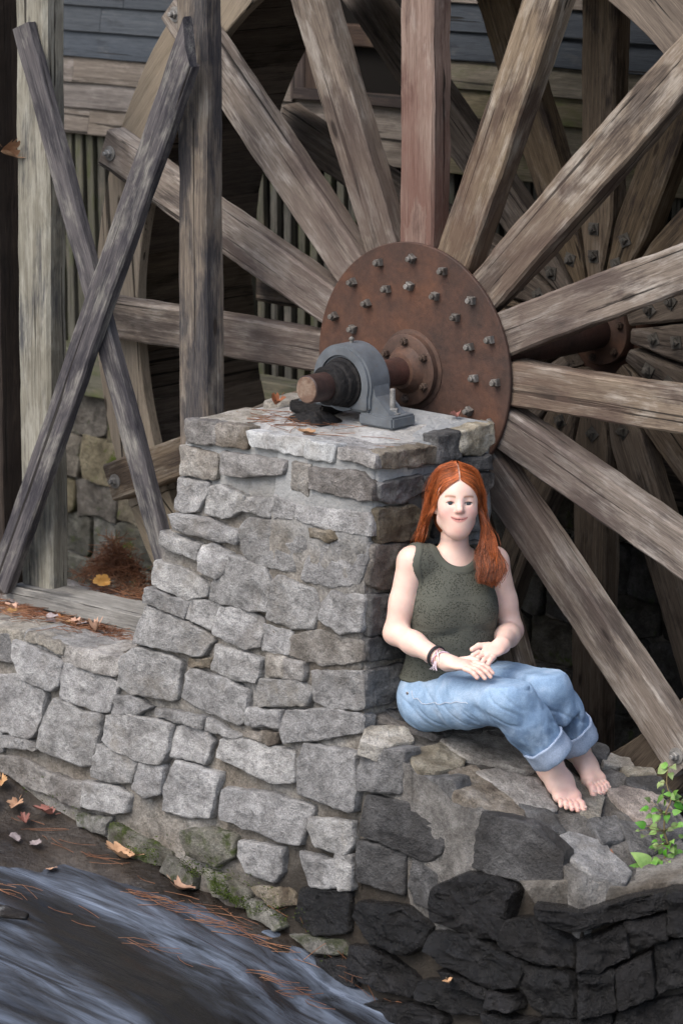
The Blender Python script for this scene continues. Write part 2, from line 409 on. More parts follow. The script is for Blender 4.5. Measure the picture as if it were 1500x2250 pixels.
STONES="""
A t -0.43,0.03 -0.307,0.035 -0.298,-0.028 -0.42,-0.039
A b -0.301,0.033 -0.164,0.041 -0.171,-0.023 -0.293,-0.03
A l -0.149,0.034 0.099,0.041 0.093,-0.016 -0.129,-0.013
A l 0.105,0.036 0.207,0.035 0.203,-0.011 0.103,-0.016
A t 0.234,0.033 0.377,0.035 0.388,-0.008 0.244,-0
A t -0.448,-0.06 -0.299,-0.066 -0.297,-0.142 -0.433,-0.145
A t -0.263,-0.052 0.008,-0.04 0.007,-0.08 -0.161,-0.114 -0.25,-0.118
A t 0.047,-0.043 0.113,-0.045 0.112,-0.128 0.053,-0.114
A b 0.129,-0.045 0.323,-0.034 0.377,-0.055 0.382,-0.11 0.245,-0.108 0.134,-0.108
A g -0.444,-0.164 -0.332,-0.165 -0.322,-0.193 -0.363,-0.247 -0.412,-0.261 -0.45,-0.26
A g -0.315,-0.181 -0.255,-0.166 -0.157,-0.174 -0.161,-0.222 -0.232,-0.251 -0.317,-0.255
A g -0.148,-0.179 -0.029,-0.173 -0.041,-0.227 -0.145,-0.22
A g -0.018,-0.159 0.073,-0.174 0.061,-0.217 -0.017,-0.223
A g 0.081,-0.168 0.37,-0.152 0.383,-0.218 0.239,-0.218 0.077,-0.214
A g -0.469,-0.281 -0.311,-0.281 -0.176,-0.295 -0.185,-0.335 -0.282,-0.335 -0.449,-0.326
A g -0.502,-0.347 -0.338,-0.362 -0.351,-0.412 -0.503,-0.395
A g -0.329,-0.373 -0.273,-0.358 -0.206,-0.376 -0.222,-0.432 -0.257,-0.453 -0.332,-0.445
A g -0.157,-0.274 -0.119,-0.248 0.008,-0.237 0.122,-0.248 0.123,-0.311 0.109,-0.38 -0.109,-0.378 -0.144,-0.337
A b 0.137,-0.237 0.225,-0.229 0.249,-0.245 0.212,-0.259 0.142,-0.259
A g 0.168,-0.286 0.302,-0.242 0.374,-0.247 0.375,-0.298 0.351,-0.371 0.246,-0.394 0.126,-0.397 0.14,-0.32
A g -0.533,-0.448 -0.405,-0.463 -0.296,-0.486 -0.301,-0.523 -0.391,-0.545 -0.544,-0.529
A g -0.568,-0.545 -0.382,-0.555 -0.394,-0.611 -0.573,-0.594
A g -0.189,-0.377 -0.059,-0.393 -0.017,-0.422 -0.017,-0.521 -0.113,-0.532 -0.284,-0.532 -0.272,-0.476 -0.218,-0.426
A g 0.021,-0.409 0.167,-0.425 0.19,-0.467 0.173,-0.54 0.096,-0.554 -0.012,-0.544 -0.008,-0.443
A g 0.248,-0.423 0.373,-0.41 0.373,-0.458 0.37,-0.516 0.295,-0.53 0.209,-0.51 0.213,-0.458
A g -0.374,-0.548 -0.242,-0.543 -0.26,-0.627 -0.382,-0.609
A g -0.233,-0.556 -0.128,-0.541 -0.046,-0.562 -0.056,-0.64 -0.119,-0.657 -0.251,-0.64
A g -0.037,-0.575 0.078,-0.577 0.08,-0.644 -0.039,-0.655
A t 0.098,-0.583 0.19,-0.557 0.373,-0.553 0.382,-0.609 0.236,-0.645 0.096,-0.647 0.088,-0.608
A g -0.572,-0.609 -0.41,-0.626 -0.258,-0.659 -0.311,-0.723 -0.462,-0.723 -0.61,-0.735
A g -0.232,-0.675 -0.044,-0.685 -0.063,-0.76 -0.159,-0.766 -0.251,-0.754
A t -0.005,-0.672 0.062,-0.667 0.064,-0.721 -0.005,-0.725
A t 0.069,-0.665 0.15,-0.661 0.146,-0.715 0.07,-0.721
A b -0.351,-0.742 -0.269,-0.727 -0.275,-0.755 -0.349,-0.763
A g -0.34,-0.776 -0.191,-0.784 -0.092,-0.801 -0.101,-0.886 -0.132,-0.913 -0.281,-0.892 -0.383,-0.875 -0.363,-0.799
A g -0.028,-0.747 0.125,-0.721 0.178,-0.749 0.162,-0.793 -0.025,-0.832 -0.044,-0.797
A g 0.188,-0.682 0.378,-0.65 0.389,-0.757 0.277,-0.776 0.199,-0.768
A g -0.076,-0.851 0.063,-0.83 0.063,-0.886 -0.08,-0.903
A g 0.086,-0.828 0.248,-0.793 0.392,-0.782 0.389,-0.835 0.224,-0.883 0.086,-0.926 0.066,-0.876
A b -0.082,-0.924 0.053,-0.903 0.055,-0.932 0.016,-0.949 -0.089,-0.943
A g -0.246,-0.921 -0.113,-0.948 -0.144,-0.964 -0.256,-0.959
A g -0.184,-0.975 -0.056,-0.955 0.12,-0.954 0.131,-1.046 0.034,-1.067 -0.081,-1.049 -0.2,-1.032
A g 0.172,-0.92 0.383,-0.9 0.398,-1.076 0.372,-1.085 0.154,-1.077 0.157,-0.976
A g -0.164,-1.13 0.037,-1.114 0.219,-1.113 0.192,-1.163 0.167,-1.243 0.096,-1.244 -0.165,-1.23
A g 0.226,-1.147 0.386,-1.123 0.388,-1.189 0.361,-1.231 0.252,-1.226 0.217,-1.181
A g 0.184,-1.265 0.224,-1.268 0.389,-1.251 0.384,-1.331 0.239,-1.362 0.204,-1.308
A g -0.074,-1.289 0.098,-1.273 0.096,-1.351 0.059,-1.387 -0.047,-1.379 -0.082,-1.339
A m -0.346,-1.316 -0.218,-1.285 -0.112,-1.279 -0.115,-1.346 -0.185,-1.393 -0.303,-1.383
A g -0.661,-0.793 -0.592,-0.754 -0.499,-0.758 -0.403,-0.76 -0.411,-0.888 -0.461,-0.893 -0.603,-0.9 -0.662,-0.886
A g -1.408,-0.851 -1.226,-0.818 -1.205,-0.905 -1.395,-0.94
A g -1.19,-0.833 -1.027,-0.856 -0.951,-0.868 -0.968,-0.944 -1.012,-0.969 -1.135,-0.955 -1.189,-0.902
A g -0.944,-0.866 -0.824,-0.87 -0.684,-0.885 -0.72,-0.985 -0.771,-0.995 -0.943,-0.982
A t -1.12,-0.788 -0.948,-0.807 -0.949,-0.836 -1.129,-0.822
A t -0.944,-0.812 -0.829,-0.806 -0.653,-0.802 -0.689,-0.86 -0.795,-0.859 -0.944,-0.859
A g -1.431,-1.001 -1.151,-0.953 -1.034,-0.978 -1.05,-1.082 -1.092,-1.148 -1.137,-1.158 -1.405,-1.158
A g -0.972,-0.998 -0.882,-1.006 -0.865,-1.024 -0.749,-1.001 -0.787,-1.183 -0.831,-1.192 -1.044,-1.181 -1.027,-1.088
A g -0.68,-0.93 -0.601,-0.92 -0.528,-0.937 -0.598,-0.973 -0.691,-0.984
A g -0.493,-0.932 -0.28,-0.918 -0.281,-0.958 -0.357,-0.958 -0.484,-0.958
A g -0.719,-1.005 -0.647,-0.983 -0.419,-0.971 -0.434,-1.066 -0.459,-1.112 -0.573,-1.115 -0.675,-1.105 -0.731,-1.086
A g -0.398,-0.977 -0.294,-0.961 -0.237,-0.99 -0.265,-1.066 -0.412,-1.076
A g -0.748,-1.11 -0.572,-1.125 -0.595,-1.202 -0.682,-1.218 -0.774,-1.22
A g -0.551,-1.123 -0.444,-1.119 -0.455,-1.208 -0.507,-1.23 -0.573,-1.218
A g -0.382,-1.091 -0.284,-1.095 -0.195,-1.092 -0.225,-1.239 -0.328,-1.257 -0.44,-1.262 -0.432,-1.183
A g -1.23,-1.176 -1.129,-1.167 -1.051,-1.183 -1.081,-1.197 -1.235,-1.215
A t -1.24,-1.249 -1.139,-1.244 -0.977,-1.263 -0.988,-1.329 -1.095,-1.325 -1.237,-1.302
A t -0.97,-1.261 -0.826,-1.262 -0.829,-1.336 -0.881,-1.337 -0.988,-1.329
A g -0.805,-1.247 -0.68,-1.241 -0.606,-1.251 -0.617,-1.311 -0.66,-1.32 -0.814,-1.333
A m -0.842,-1.366 -0.694,-1.349 -0.713,-1.405 -0.831,-1.406
A g -1.38,-1.169 -1.253,-1.171 -1.249,-1.234 -1.375,-1.249
A m -0.672,-1.361 -0.405,-1.403 -0.423,-1.454 -0.576,-1.458 -0.678,-1.426
A m -0.399,-1.417 -0.284,-1.453 -0.281,-1.491 -0.345,-1.483 -0.422,-1.466
A m -0.254,-1.423 -0.128,-1.424 -0.042,-1.458 -0.049,-1.498 -0.196,-1.494
A m -0.031,-1.47 0.062,-1.486 0.116,-1.519 0.087,-1.541 -0.017,-1.52
A b -0.024,-1.43 0.127,-1.402 0.17,-1.437 0.071,-1.469
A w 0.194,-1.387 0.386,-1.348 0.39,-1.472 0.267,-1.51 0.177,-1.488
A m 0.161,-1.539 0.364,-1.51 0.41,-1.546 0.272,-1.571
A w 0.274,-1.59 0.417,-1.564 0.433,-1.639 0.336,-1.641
B d 0.027,-0.884 0.196,-0.854 0.188,-0.986 0.014,-1.015
B d 0.216,-0.926 0.391,-0.904 0.406,-0.98 0.327,-1.004 0.216,-0.991
B e 0.061,-1.023 0.273,-1.015 0.376,-1.051 0.365,-1.133 0.305,-1.175 0.034,-1.151
B e 0.031,-1.177 0.208,-1.175 0.21,-1.306 0.036,-1.302
B e 0.251,-1.187 0.344,-1.217 0.334,-1.314 0.261,-1.316 0.239,-1.27
B e 0.428,-0.982 0.557,-0.99 0.679,-0.992 0.795,-1.044 0.798,-1.127 0.78,-1.16 0.483,-1.156 0.39,-1.12
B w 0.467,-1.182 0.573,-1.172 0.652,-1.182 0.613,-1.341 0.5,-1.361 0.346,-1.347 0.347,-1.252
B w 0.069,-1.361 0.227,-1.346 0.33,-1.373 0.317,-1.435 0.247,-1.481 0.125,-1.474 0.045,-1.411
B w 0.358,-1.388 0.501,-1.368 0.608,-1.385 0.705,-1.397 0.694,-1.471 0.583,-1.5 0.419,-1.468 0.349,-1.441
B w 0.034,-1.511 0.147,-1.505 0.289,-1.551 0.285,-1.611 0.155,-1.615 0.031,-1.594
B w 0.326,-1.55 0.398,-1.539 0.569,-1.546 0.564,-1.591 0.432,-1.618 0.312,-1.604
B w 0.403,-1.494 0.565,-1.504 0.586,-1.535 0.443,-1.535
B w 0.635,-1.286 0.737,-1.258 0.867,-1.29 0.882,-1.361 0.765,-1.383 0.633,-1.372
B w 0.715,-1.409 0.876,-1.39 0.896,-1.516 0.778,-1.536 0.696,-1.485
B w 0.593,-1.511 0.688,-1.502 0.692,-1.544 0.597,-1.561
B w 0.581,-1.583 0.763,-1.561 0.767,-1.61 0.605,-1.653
B w 0.113,-1.67 0.324,-1.631 0.416,-1.651 0.401,-1.684 0.163,-1.717
B g -0.056,-1.237 0.007,-1.234 0.01,-1.33 -0.037,-1.341
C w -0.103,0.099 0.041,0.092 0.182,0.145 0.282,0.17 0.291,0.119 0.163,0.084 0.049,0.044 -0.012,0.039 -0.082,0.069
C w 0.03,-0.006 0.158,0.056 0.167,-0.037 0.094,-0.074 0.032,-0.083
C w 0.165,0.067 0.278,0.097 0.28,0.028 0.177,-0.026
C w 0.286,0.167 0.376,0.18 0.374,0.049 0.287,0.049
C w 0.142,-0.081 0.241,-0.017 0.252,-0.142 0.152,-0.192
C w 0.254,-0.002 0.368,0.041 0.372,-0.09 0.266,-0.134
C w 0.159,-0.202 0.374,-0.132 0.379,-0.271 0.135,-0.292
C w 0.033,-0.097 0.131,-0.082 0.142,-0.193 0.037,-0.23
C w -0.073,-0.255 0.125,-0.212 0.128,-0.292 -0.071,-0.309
T y 0.005,0.028 0.06,0.108 0.117,0.074 0.095,-0.013 0.043,-0.043
T y 0.173,0.041 0.182,0.16 0.25,0.193 0.291,0.116 0.288,0.024 0.245,-0.004
T t 0.181,0.188 0.177,0.284 0.217,0.394 0.327,0.405 0.42,0.354 0.413,0.284 0.273,0.179
T b 0.317,0.066 0.333,0.156 0.428,0.115 0.575,0.1 0.598,0.063 0.493,0.022 0.419,-0.013
T t 0.377,0.129 0.387,0.204 0.48,0.274 0.607,0.216 0.575,0.154 0.537,0.133
T g 0.748,0.085 0.74,0.149 0.82,0.196 0.947,0.154 0.977,0.096 0.902,0.044 0.813,0.053
T t 0.502,0.316 0.476,0.436 0.64,0.389 0.707,0.298 0.68,0.274
T p 0.64,0.445 0.692,0.588 0.805,0.542 0.85,0.464 0.78,0.412
T d 0.779,0.329 0.826,0.391 0.924,0.315 0.921,0.231
T t 0.469,0.627 0.526,0.651 0.556,0.638 0.519,0.579
T d 0.393,0.624 0.45,0.649 0.484,0.597 0.443,0.576
T t 0.576,0.603 0.617,0.669 0.637,0.651 0.615,0.579
T d 0.624,0.568 0.663,0.659 0.744,0.618 0.713,0.586 0.659,0.537
T d 0.558,0.12 0.622,0.177 0.705,0.135 0.672,0.098 0.616,0.097
T d 0.745,0.536 0.818,0.538 0.913,0.477 0.929,0.377 0.851,0.439
T d 0.726,0.254 0.744,0.343 0.82,0.274 0.812,0.206
T b -0.076,0.09 -0.036,0.184 0.104,0.227 0.138,0.201 0.072,0.133 -0.021,0.064
T d -0.104,0.173 -0.051,0.28 0.06,0.259 0.095,0.178 -0.007,0.125
T d 0.007,0.338 0.118,0.438 0.172,0.334 0.146,0.221
R b 0.01,0.038 0.253,0.024 0.247,-0.027 0.151,-0.019 0.018,-0.01
R d 0.256,0.052 0.351,0.05 0.347,-0.019 0.263,-0.028
R y 0.359,0.049 0.5,0.057 0.504,-0.001 0.45,-0.028 0.355,-0.009
R d 0.352,-0.032 0.483,-0.04 0.488,-0.081 0.368,-0.075
R d 0.01,-0.061 0.183,-0.06 0.191,-0.106 0.104,-0.127 0.011,-0.11
R d 0.207,-0.068 0.344,-0.077 0.345,-0.13 0.216,-0.133
R b 0.36,-0.085 0.504,-0.101 0.501,-0.136 0.468,-0.161 0.369,-0.151
R b -0.003,-0.139 0.144,-0.155 0.214,-0.203 0.195,-0.258 0.003,-0.24
R b -0.02,-0.251 0.195,-0.272 0.155,-0.353 0.047,-0.392 -0.027,-0.371
R d -0.035,-0.41 0.047,-0.421 0.059,-0.526 -0.039,-0.525
R d 0.086,-0.414 0.246,-0.427 0.247,-0.546 0.087,-0.531
R d -0.039,-0.539 0.127,-0.568 0.147,-0.63 -0.039,-0.612
R d -0.05,-0.648 0.108,-0.652 0.128,-0.723 0.039,-0.756 -0.056,-0.755
R d 0.244,-0.164 0.468,-0.184 0.49,-0.277 0.245,-0.266
R d 0.245,-0.295 0.491,-0.321 0.493,-0.441 0.266,-0.416
R d 0.287,-0.435 0.472,-0.467 0.474,-0.588 0.288,-0.568
R d 0.167,-0.575 0.454,-0.614 0.455,-0.704 0.168,-0.664
"""
PLANES={'A':(Vector((0.0000,-0.6000,1.8300)),Vector((1.0000,0.0000,0.0000)),Vector((-0.0000,0.0896,0.9960)),Vector((0.0000,-0.9960,0.0896))),
'B':(Vector((0.3850,-0.6000,1.8300)),Vector((0.9997,0.0262,0.0000)),Vector((-0.0023,0.0896,0.9960)),Vector((0.0261,-0.9956,0.0896))),
'C':(Vector((1.2435,-0.6930,0.5470)),Vector((0.8660,0.5000,0.0000)),Vector((-0.0448,0.0776,0.9960)),Vector((0.4980,-0.8625,0.0896))),
'T':(Vector((0.4031,-0.6735,1.0087)),Vector((0.9522,-0.0026,-0.3053)),Vector((0.0116,0.9995,0.0279)),Vector((0.3051,-0.0301,0.9518))),
'R':(Vector((0.3850,-0.6000,1.8300)),Vector((0.0698,0.9976,0.0000)),Vector((-0.0000,0.0000,1.0000)),Vector((0.9976,-0.0698,0.0000)))}
CORES=[('A',[(-0.434, 0.029), (-0.452, -0.065), (-0.456, -0.178), (-0.485, -0.317), (-0.511, -0.396), (-0.545, -0.492), (-0.571, -0.603), (-0.619, -0.703), (-0.625, -0.8), (-0.94, -0.808), (-1.11, -0.816), (-1.569, -0.842), (-1.516, -1.702), (-0.543, -1.727), (0.291, -1.803), (0.471, -1.873), (0.422, -1.325), (0.385, -0.766), (0.371, -0.254), (0.387, -0.002), (-0.012, 0.006)],(0, 0.49, -0.01)),
('B',[(-0.001, -0.769), (0.016, -0.825), (0.215, -0.91), (0.427, -0.986), (0.671, -1.011), (0.804, -1.078), (0.865, -1.113), (0.954, -1.737), (0.071, -1.877), (0.03, -1.326)],(-0.1, 0.45, -0.05)),
('C',[(-0.146, 0.133), (-0.025, 0.17), (0.163, 0.157), (0.243, 0.183), (0.401, 0.209), (0.425, -0.462), (-0.019, -0.502), (-0.048, 0.01)],(-0.5, 0.4, 0)),
('T',[(-0.03, 0.016), (0.235, -0.03), (0.467, -0.042), (0.633, 0.066), (0.828, 0.0), (0.901, -0.012), (1.002, 0.103), (1.083, 0.155), (1.137, 0.33), (0.992, 0.514), (0.832, 0.579), (0.67, 0.641), (0.547, 0.584), (0.415, 0.582), (0.259, 0.538), (0.11, 0.482), (-0.135, 0.354), (-0.245, 0.254)],(0, 0, -0.5)),
('R',[(0.004, -0.001), (0.502, 0.064), (0.509, -0.109), (0.532, -0.948), (0.109, -0.949), (-0.058, -0.825), (-0.062, -0.707), (-0.036, -0.248)],(-0.4, 0, 0))]
PLANT_LEAVES=[(1.266,-0.303,0.977,0.0189),(1.275,-0.303,0.995,0.0126),(1.324,-0.320,1.002,0.0126),(1.315,-0.318,0.972,0.0105),(1.274,-0.318,0.938,0.0136),(1.312,-0.333,0.918,0.0094),(1.336,-0.320,0.913,0.0136),(1.286,-0.338,0.894,0.0157),(1.287,-0.395,0.911,0.0105),(1.299,-0.328,0.881,0.0115),(1.347,-0.315,0.883,0.0147),(1.275,-0.399,0.877,0.0105),(1.294,-0.373,0.874,0.0084),(1.354,-0.337,0.873,0.0115),(1.302,-0.408,0.864,0.0105),(1.327,-0.410,0.863,0.0126),(1.313,-0.350,0.855,0.0115),(1.339,-0.368,0.855,0.0115),(1.287,-0.429,0.842,0.0136),(1.349,-0.332,0.828,0.0126),(1.283,-0.364,0.818,0.0126),(1.342,-0.415,0.835,0.0094),(1.301,-0.388,0.808,0.0105),(1.328,-0.363,0.811,0.0126),(1.357,-0.407,0.805,0.0084),(1.337,-0.406,0.774,0.0136),(1.352,-0.378,0.777,0.0147),(1.332,-0.430,0.781,0.0084),(1.320,-0.372,0.749,0.0105),(1.363,-0.403,0.763,0.0126),(1.368,-0.362,0.758,0.0126),(1.341,-0.366,0.735,0.0136),(1.344,-0.427,0.741,0.0126),(1.381,-0.429,0.735,0.0094),(1.375,-0.343,0.746,0.0126),(1.396,-0.381,0.732,0.0105),(1.389,-0.367,0.697,0.0094),(1.314,-0.460,0.748,0.0273),(1.310,-0.481,0.714,0.0252),(1.314,-0.440,0.672,0.0231),(1.359,-0.447,0.715,0.0231),(1.332,-0.454,0.710,0.0126),(1.322,-0.490,0.666,0.0178),(1.347,-0.497,0.643,0.0126),(1.353,-0.459,0.618,0.0189),(1.333,-0.509,0.630,0.0084),(1.292,-0.513,0.718,0.0105),(1.360,-0.318,0.794,0.0084),(1.376,-0.388,0.798,0.0094)]
PLANT_STEM=[(1.293,-0.306,0.987),(1.302,-0.322,0.944),(1.322,-0.326,0.902),(1.320,-0.350,0.862),(1.330,-0.367,0.814),(1.347,-0.372,0.777),(1.348,-0.395,0.731),(1.337,-0.427,0.692),(1.335,-0.443,0.667),(1.329,-0.462,0.641),(1.327,-0.475,0.622)]
PLANT_TWIG=[(1.225,-0.490,0.765),(1.254,-0.484,0.726),(1.286,-0.478,0.684)]

# ================================================================== masonry: pier, low wall and sloping buttress
STONE_M = {
 'g': stone_mat('grey_granite', (.295, .293, .288), (.40, .398, .392), (.20, .197, .193)),
 't': stone_mat('tan_grey_granite', (.295, .278, .25), (.40, .385, .355), (.18, .163, .14)),
 'b': stone_mat('brown_granite', (.175, .155, .13), (.28, .26, .235), (.08, .066, .055)),
 'l': stone_mat('pale_block', (.36, .37, .37), (.44, .45, .45), (.24, .24, .235), bump=.3),
 'y': stone_mat('buff_stone', (.31, .285, .23), (.44, .42, .37), (.16, .14, .11)),
 'd': stone_mat('dark_granite', (.11, .11, .11), (.19, .19, .19), (.06, .06, .06)),
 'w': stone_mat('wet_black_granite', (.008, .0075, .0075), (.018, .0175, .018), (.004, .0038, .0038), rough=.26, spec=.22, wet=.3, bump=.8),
 'e': stone_mat('damp_granite', (.062, .061, .061), (.115, .114, .114), (.03, .029, .029), rough=.6, spec=.35),
 'm': stone_mat('mossy_granite', (.18, .175, .15), (.27, .265, .23), (.09, .085, .07), moss=.55),
 's': stone_mat('slope_rock', (.17, .163, .152), (.25, .243, .23), (.085, .08, .073), bump=1.0),
 'p': stone_mat('pinkish_granite', (.28, .25, .23), (.38, .34, .32), (.17, .15, .14)),
}
def mortar_mat():
    s = NT('mortar')
    v = s.coords((1, 1, 1))
    big = s.noise(v, 4, 4, .6)
    fine = s.noise(v, 120, 4, .7)
    mid = s.noise(v, 24, 5, .65)
    col = s.ramp(big, [(.35, (.17, .15, .125)), (.52, (.235, .222, .20)), (.68, (.29, .285, .275))])
    col = s.mix(1.0, col, s.ramp(fine, [(.35, .65), (.65, 1.25)]), 'MULTIPLY')
    col = s.mix(1.0, col, s.ramp(mid, [(.3, .6), (.6, 1.1)]), 'MULTIPLY')
    h = s.math('ADD', mid, s.math('MULTIPLY', fine, .3))
    # fresh cement smears near the top of the pier, damp black growth at the foot
    tc = s.new('ShaderNodeTexCoord'); sx = s.new('ShaderNodeSeparateXYZ'); s.l(tc.outputs['Object'], sx.inputs[0])
    zz = s.math('ADD', sx.outputs['Z'], s.math('MULTIPLY', big, .25))
    top = s.ramp(zz, [(.0, 0.0), (1.0, 1.0)])
    hi = s.new('ShaderNodeMapRange'); hi.inputs['From Min'].default_value = 1.66; hi.inputs['From Max'].default_value = 1.86
    s.l(zz, hi.inputs[0])
    col = s.mix(s.math('MULTIPLY', hi.outputs[0], .8, True), col, (.33, .345, .35))
    # wet on the downstream side
    xw = s.math('SUBTRACT', s.math('ADD', sx.outputs['X'], s.math('MULTIPLY', big, .5)), s.math('MULTIPLY', sx.outputs['Z'], 1.1))
    wt = s.new('ShaderNodeMapRange'); wt.inputs['From Min'].default_value = -.5; wt.inputs['From Max'].default_value = -.1
    s.l(xw, wt.inputs[0])
    low = s.new('ShaderNodeMapRange'); low.inputs['From Min'].default_value = .98; low.inputs['From Max'].default_value = .72
    s.l(zz, low.inputs[0])
    wet = s.math('MULTIPLY', wt.outputs[0], low.outputs[0], True)
    col = s.mix(s.math('MULTIPLY', wet, .92), col, (.022, .018, .014))
    return s.done(col, .92, s.bump(h, .7, .02), .2)
M_MORTAR = mortar_mat()

def chaikin(P, it=1, keep=.2):
    for _ in range(it):
        Q = []
        for i in range(len(P)):
            a, b = P[i], P[(i + 1) % len(P)]
            Q.append(a * (1 - keep) + b * keep); Q.append(a * keep + b * (1 - keep))
        P = Q
    return P

def resample(P, n):
    d = [0.0]
    for i in range(len(P)): d.append(d[-1] + (P[(i + 1) % len(P)] - P[i]).length)
    out = []
    for k in range(n):
        t = d[-1] * k / n
        for i in range(len(P)):
            if d[i] <= t <= d[i + 1] + 1e-9:
                s = (t - d[i]) / max(1e-9, d[i + 1] - d[i])
                out.append(P[i].lerp(P[(i + 1) % len(P)], s)); break
    return out

def stone_shape(poly, plane, proud, seed, rough=1.0, n=40, sink=.05, grow=.013):
    o, u, v, nn = plane
    P = [Vector((a, b)) for a, b in poly]
    area = sum(P[i].x * P[(i + 1) % len(P)].y - P[(i + 1) % len(P)].x * P[i].y for i in range(len(P)))
    if area < 0: P.reverse()
    c = sum(P, Vector((0, 0))) / len(P)
    P = [p + (p - c).normalized() * grow for p in P]
    P = resample(chaikin(P, 1, .035), n)
    c = sum(P, Vector((0, 0))) / n
    size = min((p - c).length for p in P)
    sd = seed * 5.37
    q = []
    for p in P:
        k = noise.noise_vector(Vector((p.x * 28 + sd, p.y * 28, sd)))
        k2 = noise.noise_vector(Vector((p.x * 90 + sd, p.y * 90, sd)))
        q.append(p + Vector((k.x, k.y)) * .006 + Vector((k2.x, k2.y)) * .003)
    P = q
    tilt = (RND.uniform(-.06, .06), RND.uniform(-.08, .05))
    chip = RND.uniform(.2, .9)
    def pt(p, h, f):
        w = Vector((p.x * 9 + sd, p.y * 9, sd))
        w2 = Vector((p.x * 33, p.y * 33 + sd, sd))
        nz = noise.noise(w) * .007 + noise.noise(w2) * .007
        nz += max(0, noise.noise(Vector((p.x * 7 + sd, p.y * 11, sd + 9))) - .15) * .02
        hh = h + (nz * rough + (p.x - c.x) * tilt[0] + (p.y - c.y) * tilt[1]) * f
        return o + u * p.x + v * p.y + nn * hh
    verts, faces = [], []
    ins = [(1.0, -sink, 0), (1.0, proud * .25, .5)]
    verts += [pt(p, -sink, 0) for p in P]
    verts += [pt(p, proud * (.28 + .3 * noise.noise(Vector((p.x * 40, p.y * 40, sd)))), .3) for p in P]
    rings = 2
    def inset(p, m):
        d = (p - c); L = d.length
        return c + d * max(.1, (L - m) / L)
    for m, h in ((.0025, .8), (.0075, .99)):
        verts += [pt(inset(p, m * (1 + chip * noise.noise(Vector((p.x * 30, p.y * 30, sd + 4))))), proud * h, .85) for p in P]; rings += 1
    for s in (.78, .56, .34, .15):
        verts += [pt(c + (p - c) * s * (1 - .011 / max(.02, size) * .3), proud * 1.03, 1) for p in P]; rings += 1
    verts.append(pt(c, proud * 1.03, 1))
    for r in range(rings - 1):
        for k in range(n):
            a = r * n + k; b = r * n + (k + 1) % n
            faces.append((a, b, b + n, a + n))
    last = (rings - 1) * n
    for k in range(n): faces.append((last + k, last + (k + 1) % n, len(verts) - 1))
    cen = o + u * c.x + v * c.y
    return [x - cen for x in verts], faces, cen

wall = thing('stone_pier_wall', 'grey granite masonry pier with low wall and sloping buttress beside the stream', 'stone wall')
def add_stone(poly, plane, kind, parent, proud=None, name='stone', rough=1.0, seed=None, n=40, grow=.013):
    sd = RND.random() * 90 if seed is None else seed
    if proud is None: proud = RND.uniform(.008, .024)
    v, f, c = stone_shape(poly, plane, proud, sd, rough, n, grow=grow)
    o = mesh_obj(name, v, f, STONE_M[kind], parent, True)
    o.location = c
    me = o.data
    if kind == 'w': me.polygons.foreach_set('use_smooth', [False] * len(me.polygons))
    bm = bmesh.new(); bm.from_mesh(me); bm.verts.ensure_lookup_table()
    bmesh.ops.recalc_face_normals(bm, faces=bm.faces)
    for e in bm.edges:
        a, b = e.verts[0].index // n, e.verts[1].index // n
        if a == b and a in (1, 2, 3): e.smooth = False
    bm.to_mesh(me); bm.free()
    return o

for line in STONES.strip().split('\n'):
    q = line.split()
    poly = [tuple(map(float, a.split(','))) for a in q[2:]]
    pr = None; rg = 1.0
    gw = .013
    if q[0] == 'T': pr = RND.uniform(.006, .018); rg = .8; gw = .022
    if q[0] == 'C' : pr = RND.uniform(.03, .07); rg = 2.4
    if q[0] == 'B' and q[1] == 'w': pr = RND.uniform(.025, .06); rg = 2.4
    if q[1] == 'l': pr = .012; rg = .35
    add_stone(poly, PLANES[q[0]], q[1], wall, pr, rough=rg, grow=gw)

def clipped_grid(poly, plane, step, amp, off, depth_vec, name, mat, parent, sc=11, cap=True):
    """polygon in plane coordinates, cut into a fine grid, roughened, with its sides drawn back along depth_vec"""
    o, u, v, nn = plane
    bm = bmesh.new()
    vs_ = [bm.verts.new((a, b, 0)) for a, b in poly]
    bm.faces.new(vs_)
    xs = [a for a, b in poly]; ys = [b for a, b in poly]
    for lo, hi, ax in ((min(xs), max(xs), 0), (min(ys), max(ys), 1)):
        k = lo + step
        while k < hi:
            co = Vector((k, 0, 0)) if ax == 0 else Vector((0, k, 0))
            no = Vector((1, 0, 0)) if ax == 0 else Vector((0, 1, 0))
            bmesh.ops.bisect_plane(bm, geom=bm.verts[:] + bm.edges[:] + bm.faces[:], plane_co=co, plane_no=no)
            k += step
    for w in bm.verts:
        a, b = w.co.x, w.co.y
        h = off + amp * (noise.noise(Vector((a * sc, b * sc, 3.1))) + .6 * noise.noise(Vector((a * sc * 3, b * sc * 3, 7.1))))
        w.co = o + u * a + v * b + nn * h
    if cap:
        be = [e for e in bm.edges if len(e.link_faces) == 1]
        r = bmesh.ops.extrude_edge_only(bm, edges=be)
        for w in [g for g in r['geom'] if isinstance(g, bmesh.types.BMVert)]:
            w.co += Vector(depth_vec)
    bmesh.ops.recalc_face_normals(bm, faces=bm.faces)
    for f in bm.faces: f.smooth = True
    return bm_obj(name, bm, mat, parent)

for key, polyname, dep in CORES:
    clipped_grid(polyname, PLANES[key], .020, .009 if key != 'T' else .018, -.012 if key != 'T' else -.004, dep, 'mortar_core' if key != 'T' else 'rock_core', M_MORTAR if key != 'T' else STONE_M['s'], wall)

